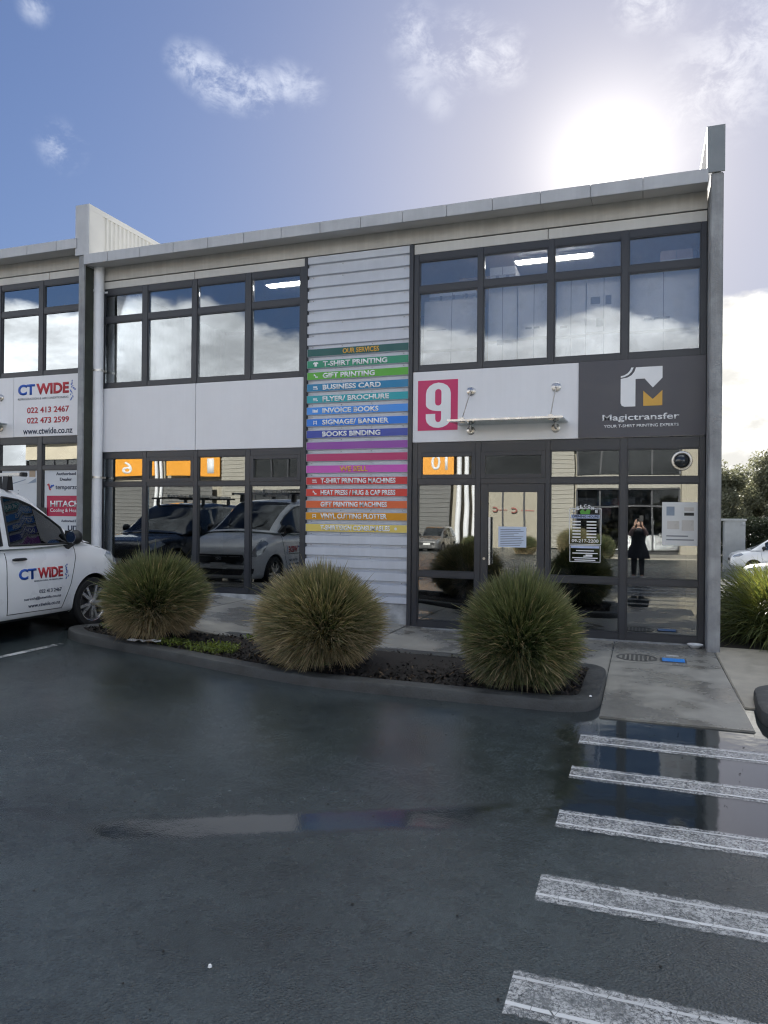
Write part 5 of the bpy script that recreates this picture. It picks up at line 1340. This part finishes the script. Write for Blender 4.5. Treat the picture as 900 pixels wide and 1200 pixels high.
def ribs(x0, x1, z0, z1, m, pitch=.3, y=0.):
    pr = []
    z = z0
    while z < z1-.01:
        pr += [(z, .0), (z+pitch*.25, .0), (z+pitch*.35, .05), (min(z+pitch*.93, z1), .05)]; z += pitch
    return MB().grid([[(x+18, y+q, zz) for x in (x0, x1)] for zz, q in pr]).build('ribbed_sheet', m, O)
OP('rear_wall', M_OCREAM, -52, 22, 0, 8.4, -14, -.6)
OP('roof_edge', M_FASCIA, -52.2, 22.2, 8.4, 8.75, -14.2, .5)
OP('upper_band', M_OCREAM, -52, 22, 7.0, 8.4, -.6, -.1)
def ofront(x0, x1):
    OP('shop_window', M_OGLASS, x0, x1, .3, 4.2, -.3, -.28)
    OP('white_band', M_RIBL, x0, x1, 4.3, 5.15, -.4, .0)
    w = OP('upper_window', M_OGLASS, x0, x1, 5.2, 6.95, -.3, -.28)
    n = max(1, int((x1-x0)/1.35))
    for i in range(n+1):
        x = x0+(x1-x0)*i/n
        OP('window_bar', M_FRAME, x-.06, x+.06, 5.2, 6.95, -.28, -.18, w); OP('window_bar', M_FRAME, x-.06, x+.06, .3, 4.2, -.28, -.18, w)
    OP('window_bar', M_FRAME, x0, x1, 3.0, 3.12, -.277, -.19, w); OP('spandrel', M_BLACK, x0, x1, 4.2, 4.3, -.4, -.05); OP('dark_interior', M_BLACK, x0, x1, .0, 7.0, -.59, -.5)
# seen from the left end of the shop glass to the right
ofront(-52, -43.2)
ribs(-43.1, -32.6, .2, 4.7, M_RIBG); OP('orange_panel', M_ORANGE, -43.0, -38.1, 5.4, 7.0, .0, .12); OP('orange_panel', M_ORANGE, -36.9, -31.9, 5.4, 7.0, .0, .12)
for x in (-37.9, -37.45): MB().tube([(x+18, .12, 0), (x+18, .12, 8.3)], .14, 10).build('downpipe', M_PIPE, O, smooth=True)
ribs(-31.8, -29.0, .2, 7.0, M_RIBL); ofront(-28.8, -17.2)
ribs(-17.0, -12.9, .2, 5.0, M_RIBG); OP('orange_panel', M_ORANGE, -16.8, -12.7, 5.3, 6.95, .0, .12)
for x in (-12.3, -11.75, -11.2): MB().tube([(x+18, .12, 0), (x+18, .12, 8.3)], .17, 10).build('downpipe', M_PIPE, O, smooth=True)
OP('roller_door', M_OCREAM, -10.6, -6.2, .0, 4.4, -.3, -.05); ribs(-6.0, -4.4, .2, 7.0, M_RIBL)
for x in (-9.15, -7.65): OP('door_post', M_FRAME, x-.06, x+.06, .0, 4.4, -.05, .02)
ofront(-10.8, -6.1) if False else OP('upper_window', M_OGLASS, -10.8, -6.1, 5.0, 6.9, -.3, -.28)
OP('dark_interior', M_BLACK, -10.8, -6.1, 4.4, 7.0, -.59, -.5)
ofront(-4.2, 2.2); OP('wall_panel', M_OCREAM, 2.3, 5.0, 0, 7, -.6, .05); ofront(5.2, 22)
def osign(s, x0, x1, z0, z1, m, bold):
    par = bpy.data.objects.new('x', None); par.location = (0, 0, 0)
    o = lettering(s, x0, x1, OZ+z0, OZ+z1, OY+.125, m, O, bold=bold, face=1); bpy.data.objects.remove(par)
osign('1', -33.0, -32.4, 5.65, 6.75, M_WHITE, .01); osign('6', -41.4, -40.5, 5.6, 6.7, M_WHITE, .01)
osign('10', -14.3, -13.1, 5.6, 6.7, M_WHITE, .01)
osign('C', -9.9, -9.5, 2.65, 3.05, M_ORED, .03); osign('C', -8.5, -8.1, 2.6, 3.0, M_ORED, .03)
for i_, x_ in enumerate((-9.2, -7.4)): OP('sign_line', M_ORED, x_-.45, x_+.4, 2.78, 2.84, -.04, .0)
gk = MB().box(-60, 25, OY+2.0, OY+6.5, OZ-.2, OZ+.10).build('footpath', M_PATHD, bevel=.02); struct(gk)
g1, G1B = car('grey_suv', 'grey parked car in front of the warehouse row across the car park', (-12.6, -35.2, gz(0, -35)), R(90), SLOW, STOP, (-1.4, 1.42), .36, M_CARGREY,
     [(-1.95, -1.1), (-1.0, -.15), (-.05, .75)], (.2, 1.10), (-2.2, -2.0), detail=False, group='cars across the car park')
dress(g1, G1B, 2.3, M_CARGREY, [(1.75, .86), (1.9, .93), (2.15, .86), (2.26, .76), (2.2, .72), (1.95, .80)], [], [], (.72, 1.09), None)
MB().prism([(-.55, .55), (.55, .55), (.60, .76), (-.60, .76)], 'x', 2.2, 2.315).build('grille', M_BLACK, g1, bevel=.02)
MB().box(2.316, 2.33, -.26, .26, .58, .71).build('number_plate', M_PLATE, g1)
for x, y, l in ((-16.4, -34.8, 'second grey car across the car park, nearest the orange panel'), (-28.5, -35.0, 'grey car far across the car park before dark windows')):
    c = copy_tree(g1); c.location = (x, y, gz(0, y)); c['label'] = l
for i, (x, y, l) in enumerate(((-6.3, -31, 'sunlit tussock before the pale ribbed wall across the car park'), (-3.4, -30, 'larger sunlit tussock across the car park'), (-2.0, -30.4, 'sunlit tussock beside the larger one across the car park'), (-9.4, -32, 'sunlit tussock by the roller door across the car park'))):
    tussock((tm1, tm2, tm3)[i % 3], x, y, gz(0, y), l, i, 'tussocks across the car park', 1.5 if i in (1,) else 1.2)

# ------------------------------------------------------------------ the photographer (mirrored in the shop front)
def person(x, y):
    t = thing('person', 'person in a dark coat holding up a phone, mirrored in the shop glass', 'person', (x, y, gz(x, y)))
    SKIN = mat('skin', (.52, .33, .25), .55, 0, .06, 6); COAT = mat('dark_coat', (.030, .032, .040), .85, 0, .15, 20); SLV = mat('pink_sleeve', (.46, .30, .27), .8, 0, .1, 15)
    TR = mat('dark_trousers', (.03, .03, .035), .85, 0, .1, 15); SHOE = mat('white_shoe', (.6, .6, .6), .6, 0, .05, 5); HAIR = mat('dark_hair', (.02, .016, .014), .6, 0, .2, 40)
    def skin(name, verts, edges, radii, m, root=0, parent=t, sub=2):
        me = bpy.data.meshes.new(name); me.from_pydata(verts, edges, []); me.update()
        o = bpy.data.objects.new(name, me); COL.objects.link(o)
        md = o.modifiers.new('s', 'SKIN'); 
        if not me.skin_vertices: 
            bm = bmesh.new(); bm.from_mesh(me); bm.verts.layers.skin.verify(); bm.to_mesh(me); bm.free()
        for i, r in enumerate(radii):
            sv = me.skin_vertices[0].data[i]; sv.radius = r if isinstance(r, tuple) else (r, r); sv.use_root = (i == root)
        md.use_smooth_shade = True
        o.modifiers.new('u', 'SUBSURF').levels = sub; o.modifiers['u'].render_levels = sub
        dg = bpy.context.evaluated_depsgraph_get(); m2 = bpy.data.meshes.new_from_object(o.evaluated_get(dg)); o.modifiers.clear(); o.data = m2
        m2.materials.clear(); m2.materials.append(m); o.parent = parent
        m2.polygons.foreach_set('use_smooth', [True]*len(m2.polygons)); return o
    # body: pelvis, spine, neck, head, arms raised to the phone, legs
    V = [(0, 0, .86), (0, .01, 1.05), (0, .0, 1.25), (0, .01, 1.36), (0, .02, 1.43), (0, .05, 1.50), (0, .055, 1.57),
         (-.17, .0, 1.33), (-.21, .14, 1.24), (-.10, .27, 1.46), (.17, .0, 1.33), (.21, .14, 1.24), (.10, .27, 1.46),
         (-.09, 0, .82), (-.095, .01, .46), (-.10, -.01, .09), (-.11, .12, .04), (.09, 0, .82), (.095, .02, .46), (.10, .0, .09), (.11, .13, .04)]
    E = [(0, 1), (1, 2), (2, 3), (3, 4), (4, 5), (5, 6), (3, 7), (7, 8), (8, 9), (3, 10), (10, 11), (11, 12), (0, 13), (13, 14), (14, 15), (15, 16), (0, 17), (17, 18), (18, 19), (19, 20)]
    Rr = [.13, .12, .135, .09, .05, .085, .08, .06, .045, .028, .06, .045, .028, .085, .058, .042, .038, .085, .058, .042, .038]
    body = skin('body', V, E, Rr, SKIN)
    # hands with five fingers each, closed round the edges of the phone
    for sd in (-1, 1):
        hv = [(sd*.10, .27, 1.46), (sd*.088, .30, 1.515), (sd*.085, .315, 1.555)]; he = [(0, 1), (1, 2)]; hr = [.026, .030, .022]
        for f in range(4):
            n = len(hv); z = 1.545+.017*f
            hv += [(sd*.082, .318, z), (sd*.074, .338, z+.012), (sd*.058, .345, z+.016), (sd*.046-.002*f*sd, .343, z+.016)]; he += [(2, n), (n, n+1), (n+1, n+2), (n+2, n+3)]; hr += [.0095, .009, .0085, .007]
        n = len(hv); hv += [(sd*.075, .295, 1.535), (sd*.058, .305, 1.565), (sd*.04, .312, 1.585)]; he += [(1, n), (n, n+1), (n+1, n+2)]; hr += [.012, .010, .008]
        skin('hand', hv, he, hr, SKIN, parent=t, sub=1)
    # face details
    hx = MB()
    for sd in (-1, 1): hx.lathe([(0, .0), (.010, .004), (.012, .010), (0, .014)], 'y', (sd*.032, .122, 1.555), 10)
    hx.build('eyes', M_BLACK, body, smooth=True).name = 'eye'
    MB().prism([(-.012, 1.51), (.012, 1.51), (.004, 1.55), (-.004, 1.55)], 'y', .12, .152).build('nose', SKIN, body, bevel=.004)
    MB().tube([(-.024, .128, 1.482), (0, .136, 1.480), (.024, .128, 1.482)], [.003, .006, .003], 6).build('mouth', SLV, body, smooth=True)
    for sd in (-1, 1): MB().lathe([(0, 0), (.022, .004), (.026, .014), (0, .018)], 'x', (sd*.078-.009, .05, 1.535), 10).build('ear', SKIN, body, smooth=True)
    hr_ = []
    for i in range(9):
        e = -.9+i*(math.pi/2+.9)/8; rr = .098*math.cos(e) if i < 8 else .002
        hr_.append([(math.cos(a)*rr*(1.0), .036+math.sin(a)*rr*1.05 - .012, 1.555+.108*math.sin(e) - (.10 if i == 0 else 0)) for a in [2*math.pi*j/18 for j in range(18)] if True])
    k = MB()
    rows = []
    for i, r in enumerate(hr_):
        rows.append([(x_, min(y_, .085+.03*i/8 if i > 4 else .05), z_) for x_, y_, z_ in r])
    k.grid(rows, close=True); k.build('hair', HAIR, t, smooth=True)
    # coat: from the shoulders to below the knee, flared; sleeves
    rows = []
    for z, rx, ry in ((.56, .30, .24), (.75, .265, .215), (.95, .20, .165), (1.05, .175, .145), (1.2, .195, .15), (1.30, .20, .145), (1.37, .14, .11), (1.41, .075, .075)):
        rows.append([(math.cos(a)*rx*(1+.05*math.sin(7*a)*(z < .9)), math.sin(a)*ry*(1+.05*math.sin(6*a)*(z < .9)), z) for a in [2*math.pi*j/40 for j in range(40)]])
    MB().grid(rows, close=True).build('coat', COAT, t, smooth=True)
    for sd in (-1, 1): skin('sleeve', [(sd*.14, 0, 1.33), (sd*.215, .14, 1.23), (sd*.125, .25, 1.42)], [(0, 1), (1, 2)], [.082, .062, .043], SLV)
    for sd in (-1, 1): MB().tube([(sd*.092, 0, .84), (sd*.097, .015, .46), (sd*.102, -.005, .085)], [.10, .073, .058], 14).build('trouser_leg', TR, t, smooth=True)
    for sd in (-1, 1): skin('shoe', [(sd*.10, -.05, .055), (sd*.105, .06, .045), (sd*.11, .165, .035)], [(0, 1), (1, 2)], [(.055, .05), (.05, .04), (.042, .03)], SHOE)
    return t
PER = person(-.10, -10.80)
# the phone, its lens at the camera's place
t = thing('phone', 'black phone held up by the person in the dark coat', 'phone', (0, -10.432, 1.62))
MB().box(-.085, .0215, -.008, 0, -.06, .094).build('phone_body', M_BLACK, t, bevel=.004)
